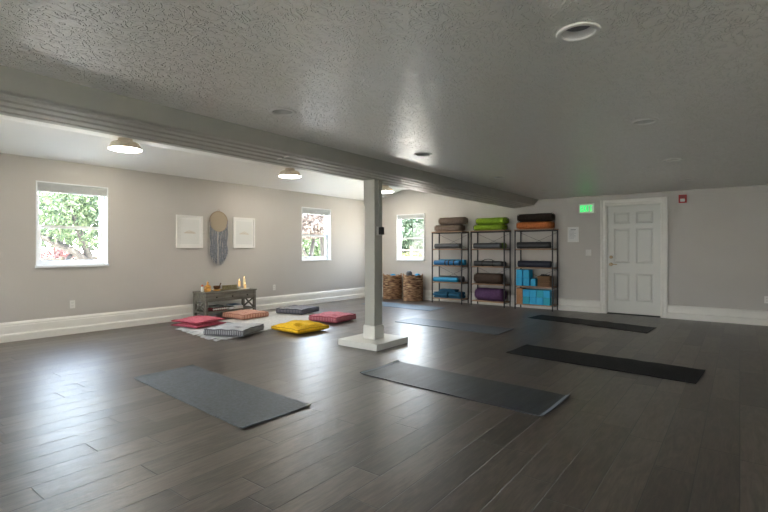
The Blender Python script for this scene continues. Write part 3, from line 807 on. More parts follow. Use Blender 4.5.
# ---------------------------------------------------------------- big seagrass baskets
def sea_material():
    m = bpy.data.materials.new('seagrass coils'); m.use_nodes = True
    nt = m.node_tree; L = nt.links; b = nt.nodes['Principled BSDF']; tc = N(nt, 'ShaderNodeTexCoord')
    mp = N(nt, 'ShaderNodeMapping'); mp.inputs['Scale'].default_value = (7, 7, 34); L.new(tc.outputs['Object'], mp.inputs[0])
    n = N(nt, 'ShaderNodeTexNoise'); n.inputs['Scale'].default_value = 1.3; n.inputs['Detail'].default_value = 5; L.new(mp.outputs[0], n.inputs[0])
    r = N(nt, 'ShaderNodeValToRGB'); e = r.color_ramp.elements; e[0].position = .36; e[0].color = (.07, .03, .014, 1); e[1].position = .66; e[1].color = (.47, .31, .17, 1)
    x = e.new(.5); x.color = (.24, .125, .06, 1); L.new(n.outputs['Fac'], r.inputs[0]); L.new(r.outputs[0], b.inputs['Base Color']); b.inputs['Roughness'].default_value = .85
    bp = N(nt, 'ShaderNodeBump'); bp.inputs['Distance'].default_value = .006; L.new(n.outputs['Fac'], bp.inputs['Height']); L.new(bp.outputs['Normal'], b.inputs['Normal'])
    return m
m_sea = sea_material()
def sea_basket(label, x, y, R, H, rz):
    t = thing('seagrass_basket', label, 'basket', (x, y, 0), rz, 'tall round woven baskets')
    n = 20; ch = H/n; prof = [(0, .002), (R*.93, .002)]
    for k in range(n):
        zc = ch*(k+.5); rc = R*(.955+.045*math.sin(PI*(k+.5)/n))
        for a in (-60, -20, 20, 60): prof.append((rc+ch*.42*math.cos(math.radians(a))-.008, zc+ch*.5*math.sin(math.radians(a))))
    prof += [(R*.93, H), (R*.90, H-.01), (R*.89, .03), (0, .03)]
    MB().lathe(prof, 56, wob=lambda a, z: .004*math.sin(a*9+z*60)).build('basket_body', m_sea, t, smooth=True)
    pts = [(R*.945*math.cos(a), R*.945*math.sin(a), H+.004+.004*math.sin(a*14)) for a in np.linspace(0, 2*PI, 56, endpoint=False)]
    MB().tube(pts, .016, 7, True).build('rim', m_sea, t, smooth=True)
    for s_ in (0, PI):
        pts = [(R*.96*math.cos(s_+a), R*.96*math.sin(s_+a), H+.002+.05*math.sin(PI*(a+.3)/.6)) for a in np.linspace(-.3, .3, 11)]
        MB().tube(pts, .01, 6).build('handle', m_sea, t, smooth=True)
    return t
sea_basket('tall round woven seagrass basket, the one nearer the post, partly behind it', -6.82, 9.295, .235, .565, .9)
sea_basket('tall round woven seagrass basket, the one nearer the shelves', -6.18, 9.25, .24, .585, .4)
def roller(label, x, y, r, L, m, tilt, rz, z=.045):
    t = thing('foam_roller', label, 'foam roller', (x, y, z), 0, rot=(tilt, 0, rz))
    dome = [(r*math.cos(a), L-r*.8+r*.8*math.sin(a)) for a in np.linspace(0, PI/2, 7)]
    MB().lathe([(0, 0), (r*.9, 0), (r, .01)]+[(max(0, p), q) for p, q in dome[:-1]]+[(0, L)], 28).build('roller_body', m, t, smooth=True)
    MB().lathe([(r+.0005, L*.9-r*.5), (r+.003, L*.9-r*.5+.004), (r+.0005, L*.9-r*.5+.008)], 28).build('seam_band', m_black, t)
    return t
roller('bright blue round topped foam roller in the basket nearer the post', -6.80, 9.30, .085, .57, f_lblue, .04, .3)
roller('dark slate round topped foam roller sticking up from the right woven basket', -6.27, 9.22, .068, .66, f_grey, .0, -.9)
roller('bright blue round topped foam roller in the right woven basket', -6.075, 9.28, .07, .60, f_lblue, .0, -1.2)

# ---------------------------------------------------------------- mats on the floor
def floor_mat(label, corners, m, th=.006, curl=.006, wav=.0015, bands=None, mband=None, ph=0):
    """corners: near-left, far-left, far-right, near-right on the floor; long side is left-right"""
    A, B, Cc, D = [Vector((*c, 0)) for c in corners]
    ctr = (A+B+Cc+D)/4; ex = ((D+Cc)-(A+B)).normalized(); rz = math.atan2(ex.y, ex.x)
    Mi = (Matrix.Translation(ctr) @ Matrix.Rotation(rz, 4, 'Z')).inverted()
    a, b, c, d = [Mi @ v for v in (A, B, Cc, D)]
    t = thing('yoga_mat', label, 'yoga mat', (ctr.x, ctr.y, 0), rz)
    def sheet(u0, u1, z0, z1, name, mm, n=60, nv=16):
        mb = MB(); bm = mb.bm; T, Bt = [], []
        for i in range(n+1):
            u = u0+(u1-u0)*i/n; rt, rb = [], []
            for j in range(nv+1):
                v = j/nv; p = a*(1-u)*(1-v)+b*(1-u)*v+c*u*v+d*u*(1-v)
                e = max(0, 1-u/.03)**2+max(0, (u-.97)/.03)**2
                w = wav*(1+math.sin(u*38+v*3+ph)*math.sin(v*5+u*9))*(.5+.5*math.sin(u*7+ph))+curl*e*(.6+.4*math.sin(v*6+ph))
                rt.append(bm.verts.new((p.x, p.y, w+z1))); rb.append(bm.verts.new((p.x, p.y, w+z0)))
            T.append(rt); Bt.append(rb)
        for i in range(n):
            for j in range(nv):
                bm.faces.new((T[i][j], T[i+1][j], T[i+1][j+1], T[i][j+1])); bm.faces.new((Bt[i][j], Bt[i][j+1], Bt[i+1][j+1], Bt[i+1][j]))
            for j in (0, nv): bm.faces.new((T[i][j], T[i+1][j], Bt[i+1][j], Bt[i][j]))
        for i in (0, n):
            for j in range(nv): bm.faces.new((T[i][j], T[i][j+1], Bt[i][j+1], Bt[i][j]))
        return mb.build(name, mm, t, smooth='auto')
    sheet(0, 1, .0004, th, 'mat_sheet', m)
    for (u0, u1) in (bands or []): sheet(u0, u1, th+.0003, th+.0012, 'end_band', mband, n=6)
    return t
def mat_material(name, c, rough, spec=.5, fleck=.25, stripes=False):
    m = bpy.data.materials.new(name); m.use_nodes = True
    nt = m.node_tree; L = nt.links; b = nt.nodes['Principled BSDF']; tc = N(nt, 'ShaderNodeTexCoord')
    n = N(nt, 'ShaderNodeTexNoise'); n.inputs['Scale'].default_value = 9 if stripes else 38; n.inputs['Detail'].default_value = 8; n.inputs['Roughness'].default_value = .7
    mp = N(nt, 'ShaderNodeMapping'); mp.inputs['Scale'].default_value = (1.5, .16, 1) if stripes else (1, 1, 1)
    L.new(tc.outputs['Object'], mp.inputs[0]); L.new(mp.outputs[0], n.inputs[0])
    r = N(nt, 'ShaderNodeValToRGB'); e = r.color_ramp.elements; e[0].position = .3; e[1].position = .7
    e[0].color = (*[k*(1-fleck) for k in c], 1); e[1].color = (*[k*(1+fleck) for k in c], 1)
    L.new(n.outputs['Fac'], r.inputs[0]); L.new(r.outputs[0], b.inputs['Base Color'])
    w = N(nt, 'ShaderNodeTexNoise'); w.inputs['Scale'].default_value = 260; L.new(tc.outputs['Object'], w.inputs[0])
    bp = N(nt, 'ShaderNodeBump'); bp.inputs['Distance'].default_value = .0012; L.new(w.outputs['Fac'], bp.inputs['Height']); L.new(bp.outputs['Normal'], b.inputs['Normal'])
    b.inputs['Roughness'].default_value = rough; b.inputs['Specular IOR Level'].default_value = spec
    return m
mm1 = mat_material('slate blue mat', (.10, .12, .14), .48, fleck=.4); mm2 = mat_material('dark worn mat', (.026, .03, .037), .42, fleck=.8, stripes=True)
mm3 = mat_material('black mat', (.008, .008, .0085), .6, .18); mm5 = mat_material('blue grey mat', (.07, .09, .11), .42); mm6 = mat_material('pale blue mat', (.14, .2, .25), .4)
mmb = mat('pale mat end band', (.22, .26, .3), .45)
floor_mat('slate blue yoga mat alone at the front left', [(-4.482, 2.046), (-4.499, 2.646), (-2.624, 2.517), (-2.634, 1.907)], mm1, th=.007, curl=.008, ph=1)
floor_mat('dark worn yoga mat with pale end bands, in front of the post', [(-2.923, 3.454), (-2.913, 4.071), (-1.102, 3.953), (-1.112, 3.346)], mm2, th=.007, curl=.012, bands=[(.004, .014), (.982, .997)], mband=mmb, ph=2)
floor_mat('long black yoga mat at the right, nearer of the two black mats', [(-2.166, 5.189), (-2.13, 5.78), (-.27, 5.63), (-.311, 5.01)], mm3, th=.006, curl=.004, wav=.003, ph=3)
floor_mat('wavy black yoga mat in front of the white door', [(-2.973, 8.096), (-2.905, 8.62), (-1.02, 8.26), (-1.06, 7.63)], mm3, th=.006, curl=.004, wav=.006, ph=4)
floor_mat('blue grey yoga mat between the post and the shelves', [(-4.571, 6.303), (-4.559, 6.887), (-2.728, 6.839), (-2.715, 6.22)], mm5, th=.006, curl=.006, ph=5)
floor_mat('pale blue yoga mat behind the post, before the woven baskets', [(-6.68, 7.93), (-6.66, 8.53), (-4.84, 8.46), (-4.85, 7.86)], mm6, th=.006, curl=.004, ph=6)

# ---------------------------------------------------------------- console table with candles and figures
m_cons = wood_material('grey washed wood', (.10, .094, .075), (.22, .21, .17), 'X', 28, .6); m_consd = mat('dark drawer knob', (.03, .025, .02), .4, metal=.6)
tx, ty = XL+.055, 4.45          # local x runs along the wall (+y world), local -y faces the room
LEN, DEP, HT = 1.035, .385, .478
t = thing('console_table', 'low grey washed wooden console with drawers and crossed ends against the left wall', 'table', (tx, ty, 0), PI/2)
MB().box(-.012, LEN+.012, -DEP-.01, .0, HT-.024, HT, bev=.003).build('table_top', m_cons, t)
lg = .045
for x in (0, LEN-lg):
    for y in (-DEP, -lg): MB().box(x, x+lg, y, y+lg, 0, HT-.0245, bev=.002).build('leg', m_cons, t)
MB().box(lg, LEN-lg, -.028, -.008, HT-.16, HT-.0245).box(.008, .03, -DEP+lg, -lg, HT-.16, HT-.0245).box(LEN-.03, LEN-.008, -DEP+lg, -lg, HT-.16, HT-.0245).build('apron', m_cons, t)
MB().box(lg, LEN-lg, -DEP+.012, -DEP+.024, HT-.165, HT-.155).box(lg, LEN-lg, -DEP+.012, -DEP+.024, HT-.034, HT-.0245).build('front_rail', m_cons, t)
dw = (LEN-2*lg-.008)/3
for k in range(3):
    x0 = lg+.002+k*(dw+.002)
    d = MB().box(x0, x0+dw-.002, -DEP+.004, -DEP+.022, HT-.153, HT-.036, bev=.002).build('drawer', m_cons, t)
    MB().lathe([(0, 0), (.006, 0), (.006, .012), (.014, .018), (.012, .026), (0, .028)], 16, (x0+dw/2, -DEP+.004, HT-.095), Matrix.Rotation(PI/2, 4, 'X')).build('drawer_knob', m_consd, d, smooth=True)
MB().box(.006, LEN-.006, -DEP+.006, -.006, .118, .14).build('lower_shelf', m_cons, t)
for x in (.014, LEN-.03):
    za, zb = .142, HT-.162; ya, yb = -DEP+lg, -lg
    for (p, q) in ((za, zb), (zb, za)):
        a = Vector((x+.008, ya, p)); b = Vector((x+.008, yb, q)); L_ = (b-a).length; ang = math.atan2(q-p, yb-ya)
        M_ = Matrix.Translation((a+b)/2) @ Matrix.Rotation(ang, 4, 'X')
        MB().box(-.008, .008, -L_/2, L_/2, -.013, .013, M=M_).build('cross_bar', m_cons, t)
def onc(u, v, z=HT): return (tx+v, ty+u, z+.0005)    # u along the table, v out from the wall
# seated figurine
m_gold = mat('orange gold glaze', (.62, .30, .06), .35, noise=(20, .8, 1.2)); m_wax = mat('warm wax', (.85, .62, .30), .5, emit=(1, .62, .22), estr=.2); m_flame = mat('flame', (1, .6, .2), .5, emit=(1, .55, .18), estr=7)
m_glassw = mat('amber glass', (.75, .68, .52), .15, noise=(30, .9, 1.1)); m_waxw = mat('pale wax', (.80, .72, .50), .5, emit=(1, .8, .45), estr=.12); m_redbead = mat('red clay', (.5, .12, .06), .5)
f = thing('seated_figurine', 'small orange gold seated figurine at the left of the console', 'figurine', onc(.155, .20), .9)
MB().lathe([(0, 0), (.05, 0), (.052, .012), (.044, .02), (0, .022)], 24).build('pedestal', m_gold, f, smooth='auto')
mb = MB()
mb.lathe([(0, .02), (.048, .024), (.052, .04), (.040, .052), (.03, .062), (.032, .085), (.036, .1), (.028, .112), (.012, .118), (.011, .126), (0, .127)], 24)
mb.tube([(.034, -.01, .1), (.05, -.018, .075), (.03, -.034, .055), (0, -.04, .054)], [.011, .01, .009, .007], 8)
mb.tube([(-.034, -.01, .1), (-.05, -.018, .075), (-.03, -.034, .055), (0, -.04, .054)], [.011, .01, .009, .007], 8)
mb.tube([(.05, 0, .036), (.03, -.04, .034), (-.02, -.046, .034)], [.018, .015, .01], 8).tube([(-.05, 0, .036), (-.03, -.04, .04), (.02, -.05, .04)], [.018, .015, .01], 8)
mb.build('figure_body', m_gold, f, smooth=True)
MB().lathe([(0, .118), (.012, .12), (.019, .135), (.02, .148), (.014, .16), (.007, .166), (.008, .172), (0, .178)], 20).build('head', m_gold, f, smooth=True)
f = thing('glass_jar', 'little clear jar with a red clay stopper at the console left end', 'jar', onc(.07, .17))
MB().lathe([(0, 0), (.024, 0), (.026, .01), (.026, .07), (.018, .082), (.018, .09), (0, .09)], 20).build('jar_body', mat('pale clear glass', (.72, .74, .70), .1), f, smooth='auto')
MB().lathe([(0, .09), (.02, .09), (.022, .105), (.012, .12), (0, .122)], 16).build('stopper', m_redbead, f, smooth=True)
f = thing('singing_bowl', 'brown metal singing bowl with striker on a round orange cushion', 'bowl', onc(.34, .19))
MB().lathe([(0, .002), (.05, .0), (.064, .012), (.055, .026), (.03, .02), (0, .018)], 28).build('ring_cushion', m_gold, f, smooth=True)
MB().lathe([(0, .02), (.03, .022), (.052, .038), (.062, .06), (.061, .085), (.064, .088), (.058, .088), (.056, .062), (.046, .042), (0, .03)], 32).build('bowl_body', mat('hammered bronze', (.17, .085, .04), .35, metal=.6, noise=(30, .7, 1.3)), f, smooth=True)
MB().tube([(.02, -.01, .04), (.055, .02, .09), (.07, .035, .14)], [.009, .009, .011], 8).build('striker', wood_material('dark striker wood', (.1, .06, .03), (.2, .12, .07)), f, smooth=True)
tray = thing('wooden_tray', 'narrow olive wooden tray carrying a row of small glasses', 'tray', onc(.605, .19), PI/2)
mb = MB().box(-.17, .17, -.05, .05, 0, .008, bev=.002).box(-.17, .17, -.05, -.044, .008, .02).box(-.17, .17, .044, .05, .008, .02).box(-.17, -.164, -.044, .044, .008, .02).box(.164, .17, -.044, .044, .008, .02)
mb.build('tray_body', wood_material('olive tray wood', (.2, .17, .09), (.32, .27, .16)), tray)
posn = ['leftmost', 'second from the left', 'third from the left', 'third from the right', 'second from the right', 'rightmost']
gl0 = None
for k in range(6):
    lab = 'small olive tinted glass on the narrow tray, ' + posn[k]
    if gl0 is None:
        gl0 = f = thing('votive_glass', lab, 'candle glass', onc(.475+k*.052, .19, HT+.009), 0, 'votive glasses on the tray')
        MB().lathe([(0, 0), (.016, 0), (.019, .01), (.022, .06), (.024, .075), (.021, .075), (.018, .03), (0, .02)], 20).build('glass_cup', mat('olive glass', (.34, .31, .17), .15), f, smooth='auto')
        MB().lathe([(0, .021), (.0175, .021), (.019, .05), (0, .052)], 16).build('wax', m_waxw, f, smooth='auto')
    else: dup(gl0, onc(.475+k*.052, .19, HT+.009), label=lab)
f = tag(MB().lathe([(0, 0), (.11, 0), (.125, .006), (.127, .010), (.11, .007), (0, .006)], 40).build('candle_plate', mat('pale ceramic', (.72, .70, .64), .35), None, smooth='auto', loc=onc(.885-.02, .2)), 'round pale plate under the three candles', 'plate')
f.scale = (1, 1.1, 1)
def candle(label, u, v, r, h, m, holder=None):
    c = thing('pillar_candle', label, 'candle', onc(u, v, HT+.0085), 0)
    z0 = 0
    if holder:
        MB().lathe([(0, 0), (r*1.3, 0), (r*1.3, .006), (r*.5, .012), (r*.45, holder-.01), (r*1.15, holder-.004), (r*1.15, holder), (0, holder)], 20).build('candle_holder', mat('clear stem glass', (.7, .7, .64), .2), c, smooth='auto'); z0 = holder
    MB().lathe([(0, z0), (r, z0), (r, z0+h-.004), (r*.9, z0+h), (r*.6, z0+h-.008), (0, z0+h-.01)], 24).build('wax', m, c, smooth='auto')
    MB().cone((0, 0, z0+h-.012), (.001, 0, z0+h+.008), .0015).build('wick', m_black, c)
    MB().lathe([(0, z0+h+.004), (.004, z0+h+.010), (.005, z0+h+.018), (.002, z0+h+.032), (0, z0+h+.038)], 10).build('flame', m_flame, c, smooth=True)
candle('glowing orange candle on a stem holder, left of the three candles', .80, .20, .022, .10, m_wax, .04)
candle('short thick glowing candle, lowest of the three candles', .885, .255, .023, .075, m_wax)
candle('tall pale pillar candle, right of the three candles', .93, .17, .024, .135, m_waxw, .045)
# things on the lower shelf
zs = .1405
m_dred = mat('dark red woven cloth', (.22, .03, .035), .9, noise=(60, .6, 1.3)); m_pom = mat('white wool', (.75, .73, .68), .95); m_gcl = mat('grey green cloth', (.24, .27, .25), .9, noise=(25, .85, 1.15))
f = thing('folded_cloth', 'dark red folded cloth with white pompoms on the lower console shelf', 'cloth', onc(.31, .23, zs), PI/2)
mb = MB()
for k in range(3): mb.box(-.14+.003*k, .14-.004*k, -.1+.003*k, .1-.003*k, k*.016, k*.016+.014, bev=.005)
mb.build('cloth_layers', m_dred, f, smooth='auto')
for k in range(7): MB().lathe([(0, -.017), (.013, -.011), (.018, 0), (.013, .011), (0, .017)], 12, (-.125+k*.042, -.11, .03)).build('pompom', m_pom, f, smooth=True)
folded('grey green folded cloth lying on the dark red one under the console', tx+.2, ty+.31, zs+.047, .15, .2, 2, .018, m_gcl, name='folded_cloth')
def book(label, u, v, z, w, d, h, mc, rz=0):
    b = thing('book', label, 'book', onc(u, v, z), PI/2+rz, 'books under the console')
    MB().box(-w/2, w/2, -d/2, d/2, 0, .003).box(-w/2, w/2, -d/2, d/2, h-.003, h).box(-w/2, w/2, d/2-.003, d/2, .003, h-.003).build('cover', mc, b)
    MB().box(-w/2+.004, w/2-.004, -d/2+.004, d/2-.003, .003, h-.003).build('pages', m_paper, b)
book('cream paged book with tan cover at the bottom of the stack under the console', .69, .22, zs, .2, .24, .028, mat('tan cover', (.5, .33, .2), .6))
book('white book in the middle of the stack under the console', .69, .22, zs+.0285, .19, .23, .022, mat('white cover', (.72, .74, .74), .5), .05)
book('blue book on top of the stack under the console', .68, .22, zs+.051, .18, .22, .02, mat('blue cover', (.03, .16, .30), .5), -.04)
book('olive green book leaning flat beside the book stack', .535, .24, zs, .1, .2, .045, mat('olive cover', (.13, .13, .07), .6), .1)

# ---------------------------------------------------------------- rug
m_rug = mat('cream wool rug', (.62, .615, .60), .95, spec=.15, noise=(25, .85, 1.1), bump=(60, .006))
NLr, NRr, FRr, FLr = [Vector((*p, 0)) for p in ((-6.80, 3.83), (-5.45, 3.66), (-5.88, 5.95), (-7.2, 6.0))]
rc = (NLr+NRr+FRr+FLr)/4
t = thing('area_rug', 'cream fringed wool rug lying under the floor cushions', 'rug', (rc.x, rc.y, 0))
mb = MB(); bm = mb.bm; nu, nv = 40, 60; G = []
for i in range(nu+1):
    row = []
    for j in range(nv+1):
        u, v = i/nu, j/nv; p = NLr*(1-u)*(1-v)+NRr*u*(1-v)+FRr*u*v+FLr*(1-u)*v-rc
        wob = .012*math.sin(v*17)*(1 if u in (0, 1) else 0)
        row.append(bm.verts.new((p.x+wob, p.y+.01*math.sin(u*11)*(1 if v in (0, 1) else 0), .010+.002*math.sin(u*60)*math.sin(v*70))))
    G.append(row)
for i in range(nu):
    for j in range(nv): bm.faces.new((G[i][j], G[i+1][j], G[i+1][j+1], G[i][j+1]))
bd = [G[i][0] for i in range(nu+1)]+[G[nu][j] for j in range(1, nv+1)]+[G[i][nv] for i in range(nu-1, -1, -1)]+[G[0][j] for j in range(nv-1, 0, -1)]
lo = [bm.verts.new((v.co.x, v.co.y, .0005)) for v in bd]
for k in range(len(bd)): bm.faces.new((bd[k], bd[(k+1) % len(bd)], lo[(k+1) % len(bd)], lo[k]))
bm.faces.new(lo)
mb.build('rug_pile', m_rug, t, smooth=True)
for (P, Q, sg) in ((NLr, NRr, -1), (FLr, FRr, 1)):
    mb = MB(); n = 26
    for k in range(n):
        b0 = P.lerp(Q, (k+.5)/n)-rc; L_ = random.uniform(.09, .15); dx = random.uniform(-.04, .04)
        for s_ in range(4):
            ox = random.uniform(-.012, .012)
            mb.tube([(b0.x+ox*.3, b0.y-sg*.01, .012), (b0.x+ox*.6+dx*.4, b0.y+sg*L_*.35, .016), (b0.x+ox+dx*.8, b0.y+sg*L_*.7, .008), (b0.x+ox*2+dx, b0.y+sg*L_, .005)], [.006, .008, .006, .004], 5)
    o = mb.build('fringe', m_rug, t, smooth=True); o['kind'] = 'stuff'

# ---------------------------------------------------------------- floor cushions
def ribbed(name, ca, cb, k=30):
    m = mat(name, ca, .9, spec=.2); nt = m.node_tree; b = nt.nodes['Principled BSDF']; tc = N(nt, 'ShaderNodeTexCoord'); s_ = N(nt, 'ShaderNodeSeparateXYZ')
    nt.links.new(tc.outputs['Object'], s_.inputs[0])
    f = M2(nt, 'PINGPONG', M2(nt, 'MULTIPLY', M2(nt, 'ADD', s_.outputs['X'], s_.outputs['Y']), k), .5)
    r = N(nt, 'ShaderNodeValToRGB'); e = r.color_ramp.elements; e[0].position = .16; e[0].color = (*ca, 1); e[1].position = .32; e[1].color = (*cb, 1)
    nt.links.new(f, r.inputs[0]); nt.links.new(r.outputs[0], b.inputs['Base Color']); return m
def cushion(label, cx, cy, rz, w, d, h, m, mp, tufts=2, ribs=0, puff=.02, layers=1, z=.0125, mside=None):
    t = thing('floor_cushion', label, 'cushion', (cx, cy, z), rz, 'square floor cushions')
    tu = [(-w/2+w*(i+.5)/tufts, -d/2+d*(j+.5)/tufts) for i in range(tufts) for j in range(tufts)]
    lh = h/layers
    for ly in range(layers):
        mb = MB(); bm = mb.bm; n = 36; off = ly*lh
        sx, sy = (1-.03*ly), (1-.02*ly)
        def cor(u, v):     # slightly rounded, dog-eared square
            x, y = u*w/2*sx, v*d/2*sy; pinch = 1+.035*(abs(u*v))**3-.03*(1-abs(u*v))*max(abs(u), abs(v))**6
            return x*pinch, y*pinch
        def zt_(x, y, u, v):
            zz = puff*(1-u**4)*(1-v**4)+.004*math.sin(x*31+y*11)+.003*math.sin(y*37-x*9+ly)
            for (a, b) in tu: zz -= (puff*1.3+.006)*math.exp(-((x-a)**2+(y-b)**2)/.0014)
            return zz
        T, Bm = [], []
        for i in range(n+1):
            rt, rb = [], []
            for j in range(n+1):
                u, v = -1+2*i/n, -1+2*j/n; x, y = cor(u, v); zz = zt_(x, y, u, v)
                rt.append(bm.verts.new((x, y, off+lh-puff*.9+zz))); rb.append(bm.verts.new((x, y, off+.001+max(0, .5*puff*(max(abs(u), abs(v))**8)))))
            T.append(rt); Bm.append(rb)
        for i in range(n):
            for j in range(n):
                bm.faces.new((T[i][j], T[i+1][j], T[i+1][j+1], T[i][j+1])); bm.faces.new((Bm[i][j], Bm[i][j+1], Bm[i+1][j+1], Bm[i+1][j]))
        TB = [[[v.co.copy() for v in r_] for r_ in G_] for G_ in (T, Bm)]
        mb.build('cushion_cover', m, t, smooth=True); mb = MB(); bm2 = mb.bm
        def cp(v): return bm2.verts.new(v)
        idx = [(i, 0) for i in range(n)]+[(n, j) for j in range(n)]+[(i, n) for i in range(n, 0, -1)]+[(0, j) for j in range(n, 0, -1)]
        ns = 3; prev = [cp(TB[1][i][j]) for i, j in idx]; top = [cp(TB[0][i][j]) for i, j in idx]
        bot = prev; bm = bm2
        for s_ in range(1, ns+1):
            f = s_/(ns+1); cur = []
            for k, (a_, b_) in enumerate(zip(bot, top)):
                p = a_.co.lerp(b_.co, f); o_ = Vector((p.x, p.y, 0)).normalized()
                bulge = .012*math.sin(PI*f)+(ribs*.5*(1 if k % 2 else -1)*math.sin(PI*f))
                cur.append(bm.verts.new(p+o_*bulge))
            for k in range(len(idx)): bm.faces.new((prev[k], prev[(k+1) % len(idx)], cur[(k+1) % len(idx)], cur[k]))
            prev = cur
        for k in range(len(idx)): bm.faces.new((prev[k], prev[(k+1) % len(idx)], top[(k+1) % len(idx)], top[k]))
        pt = [v.co.copy() for v in top]; pb = [v.co.copy()+Vector((0, 0, .004)) for v in bot]
        mb.build('side_border', mside or m, t, smooth=True)
        MB().tube(pt[::2], .007, 6, True).build('piping', mp, t, smooth=True)
        MB().tube(pb[::2], .007, 6, True).build('piping', mp, t, smooth=True)
    for (a, b) in tu:
        MB().lathe([(0, 0), (.012, 0), (.011, .005), (0, .008)], 12, (a, b, h-puff*1.35)).build('tuft_button', mp, t, smooth=True)
    return t
def cush_mat(name, c, k=(.75, 1.2), s=45): return mat(name, c, .9, spec=.2, noise=(s, *k), bump=(120, .003))
k_red = cush_mat('rose red velvet', (.56, .14, .18)); k_redd = cush_mat('deep red edge', (.25, .02, .04))
k_grey = cush_mat('pale grey velvet', (.46, .46, .47), (.85, 1.12)); k_greyd2 = cush_mat('dark grey piping', (.13, .13, .145)); k_greyd = stripe_material('grey striped border', (.06, .065, .075), (.3, .3, .31), 'X', 18)
k_pink = cush_mat('dusty salmon cotton', (.60, .34, .27), (.8, 1.25), 60); k_pinkd = cush_mat('salmon border', (.42, .19, .13))
k_yel = cush_mat('mustard yellow velvet', (.86, .52, .025), (.8, 1.15)); k_yeld = cush_mat('ochre edge', (.55, .29, .01))
k_slate = cush_mat('slate violet velvet', (.27, .26, .29)); k_slated = cush_mat('slate edge', (.08, .08, .1))
k_rose = cush_mat('raspberry pink velvet', (.62, .22, .27)); k_rosed = cush_mat('raspberry edge', (.36, .05, .08))
cushion('rose red floppy floor cushion, double layered, at the left end of the rug', -6.77, 4.08, .18, .55, .55, .13, k_red, k_redd, 1, 0, .042, 2)
cushion('pale grey floor cushion with dark ribbed border, nearest the camera', -5.73, 4.01, .43, .57, .57, .12, k_grey, k_greyd2, 2, .006, .03, mside=ribbed('grey ribbed border', (.11, .11, .12), (.33, .33, .34)))
cushion('dusty salmon floor cushion in front of the console table', -6.93, 5.07, .0, .55, .52, .115, k_pink, k_pinkd, 2, .004, .03, mside=ribbed('salmon ribbed border', (.48, .22, .15), (.62, .36, .27), 18))
cushion('mustard yellow tufted floor cushion', -5.19, 4.76, -.05, .58, .56, .135, k_yel, k_yeld, 2, 0, .068, z=.0015)
cushion('slate grey floor cushion at the far end of the rug by the wall', -6.66, 6.05, .22, .55, .54, .12, k_slate, k_slated, 2, .006, .028, mside=ribbed('slate ribbed border', (.08, .08, .1), (.23, .23, .27)))
cushion('raspberry pink tufted floor cushion nearest the post', -5.50, 5.78, .10, .55, .53, .13, k_rose, k_rosed, 2, .006, .036, z=.0015, mside=ribbed('raspberry ribbed border', (.36, .06, .09), (.62, .28, .31)))

# ---------------------------------------------------------------- garden outside
m_grass = mat('lawn', (.12, .12, .075), .9, noise=(1.5, .7, 1.3), bump=(30, .03)); m_dry = mat('pale bounce gravel', (.62, .58, .5), .9, noise=(2, .85, 1.15))
struct(MB().box(-60, 30, -40, 60, -.4, -.15).build('lawn_ground', m_grass))
struct(MB().prism([(-27, -12), (XL-TH, -12), (XL-TH, YB+TH), (-1, YB+TH), (-1, 26), (-27, 26)], 'z', -.149, -.1).build('bounce_gravel', m_dry))  # pale ground added below the sightlines to bounce sun onto the ceilings
struct(MB().box(XL-TH, 9, -9, YN-TH, -.149, -.06).box(XR+TH, 8, YN-TH, 12, -.149, -.06).build('bounce_slabs', mat('pale bounce concrete', (.5, .49, .46), .9, noise=(1.5, .9, 1.08))))  # unseen pale slabs added outside the fill openings to bounce sunlight indoors
m_bark = mat('grey bark', (.02, .018, .016), .9, noise=(12, .6, 1.5), bump=(25, .02))
lf_a = leaf_material('fresh leaves', (.022, .04, .017), (.06, .09, .04)); lf_b = leaf_material('blue green leaves', (.015, .028, .015), (.042, .066, .035)); lf_c = leaf_material('yellow green leaves', (.05, .055, .02), (.09, .1, .035))
lf_p = leaf_material('pink blossom', (.08, .035, .035), (.13, .07, .065)); lf_w = leaf_material('pale blossom', (.05, .04, .036), (.11, .09, .08))
def leaf_cloud(name, m, parent, blobs, n, size, shell=.35):
    """n leaves spread over ellipsoid blobs (centre, radii)"""
    vol = np.array([b[1][0]*b[1][1]*b[1][2] for b in blobs]); vol = vol/vol.sum(); P = []
    for (c, r), f in zip(blobs, vol):
        k = int(n*f)+1; d = rng.normal(size=(k, 3)); d /= np.linalg.norm(d, axis=1)[:, None]
        P.append(np.array(c)+d*np.array(r)*(rng.uniform(shell, 1, size=(k, 1))**.6))
    P = np.concatenate(P); k = len(P)
    a = rng.normal(size=(k, 3)); a /= np.linalg.norm(a, axis=1)[:, None]; b = rng.normal(size=(k, 3)); b = np.cross(a, b); b /= np.linalg.norm(b, axis=1)[:, None]
    s = size*rng.uniform(.6, 1.3, size=(k, 1)); nrm = np.cross(a, b)
    V = np.stack([P-a*s, P-b*s*.45+nrm*s*.12, P+a*s, P+b*s*.45+nrm*s*.12], 1).reshape(-1, 3)
    F = np.arange(4*k).reshape(-1, 4)
    me = bpy.data.meshes.new(name); me.from_pydata(V.tolist(), [], F.tolist()); me.materials.append(m)
    o = bpy.data.objects.new(name, me); C.objects.link(o); o.parent = parent
    if parent is None: pass
    return o
def tree(label, x, y, branches, blobs, m, n, size, name='garden_tree', cat='tree', group=None):
    t = thing(name, label, cat, (x, y, -.18), 0, group)
    mb = MB()
    for pts, rs in branches: mb.tube(pts, rs, 8)
    mb.build('trunk', m_bark, t, smooth=True)
    leaf_cloud('foliage', m, t, blobs, n, size)
    return t
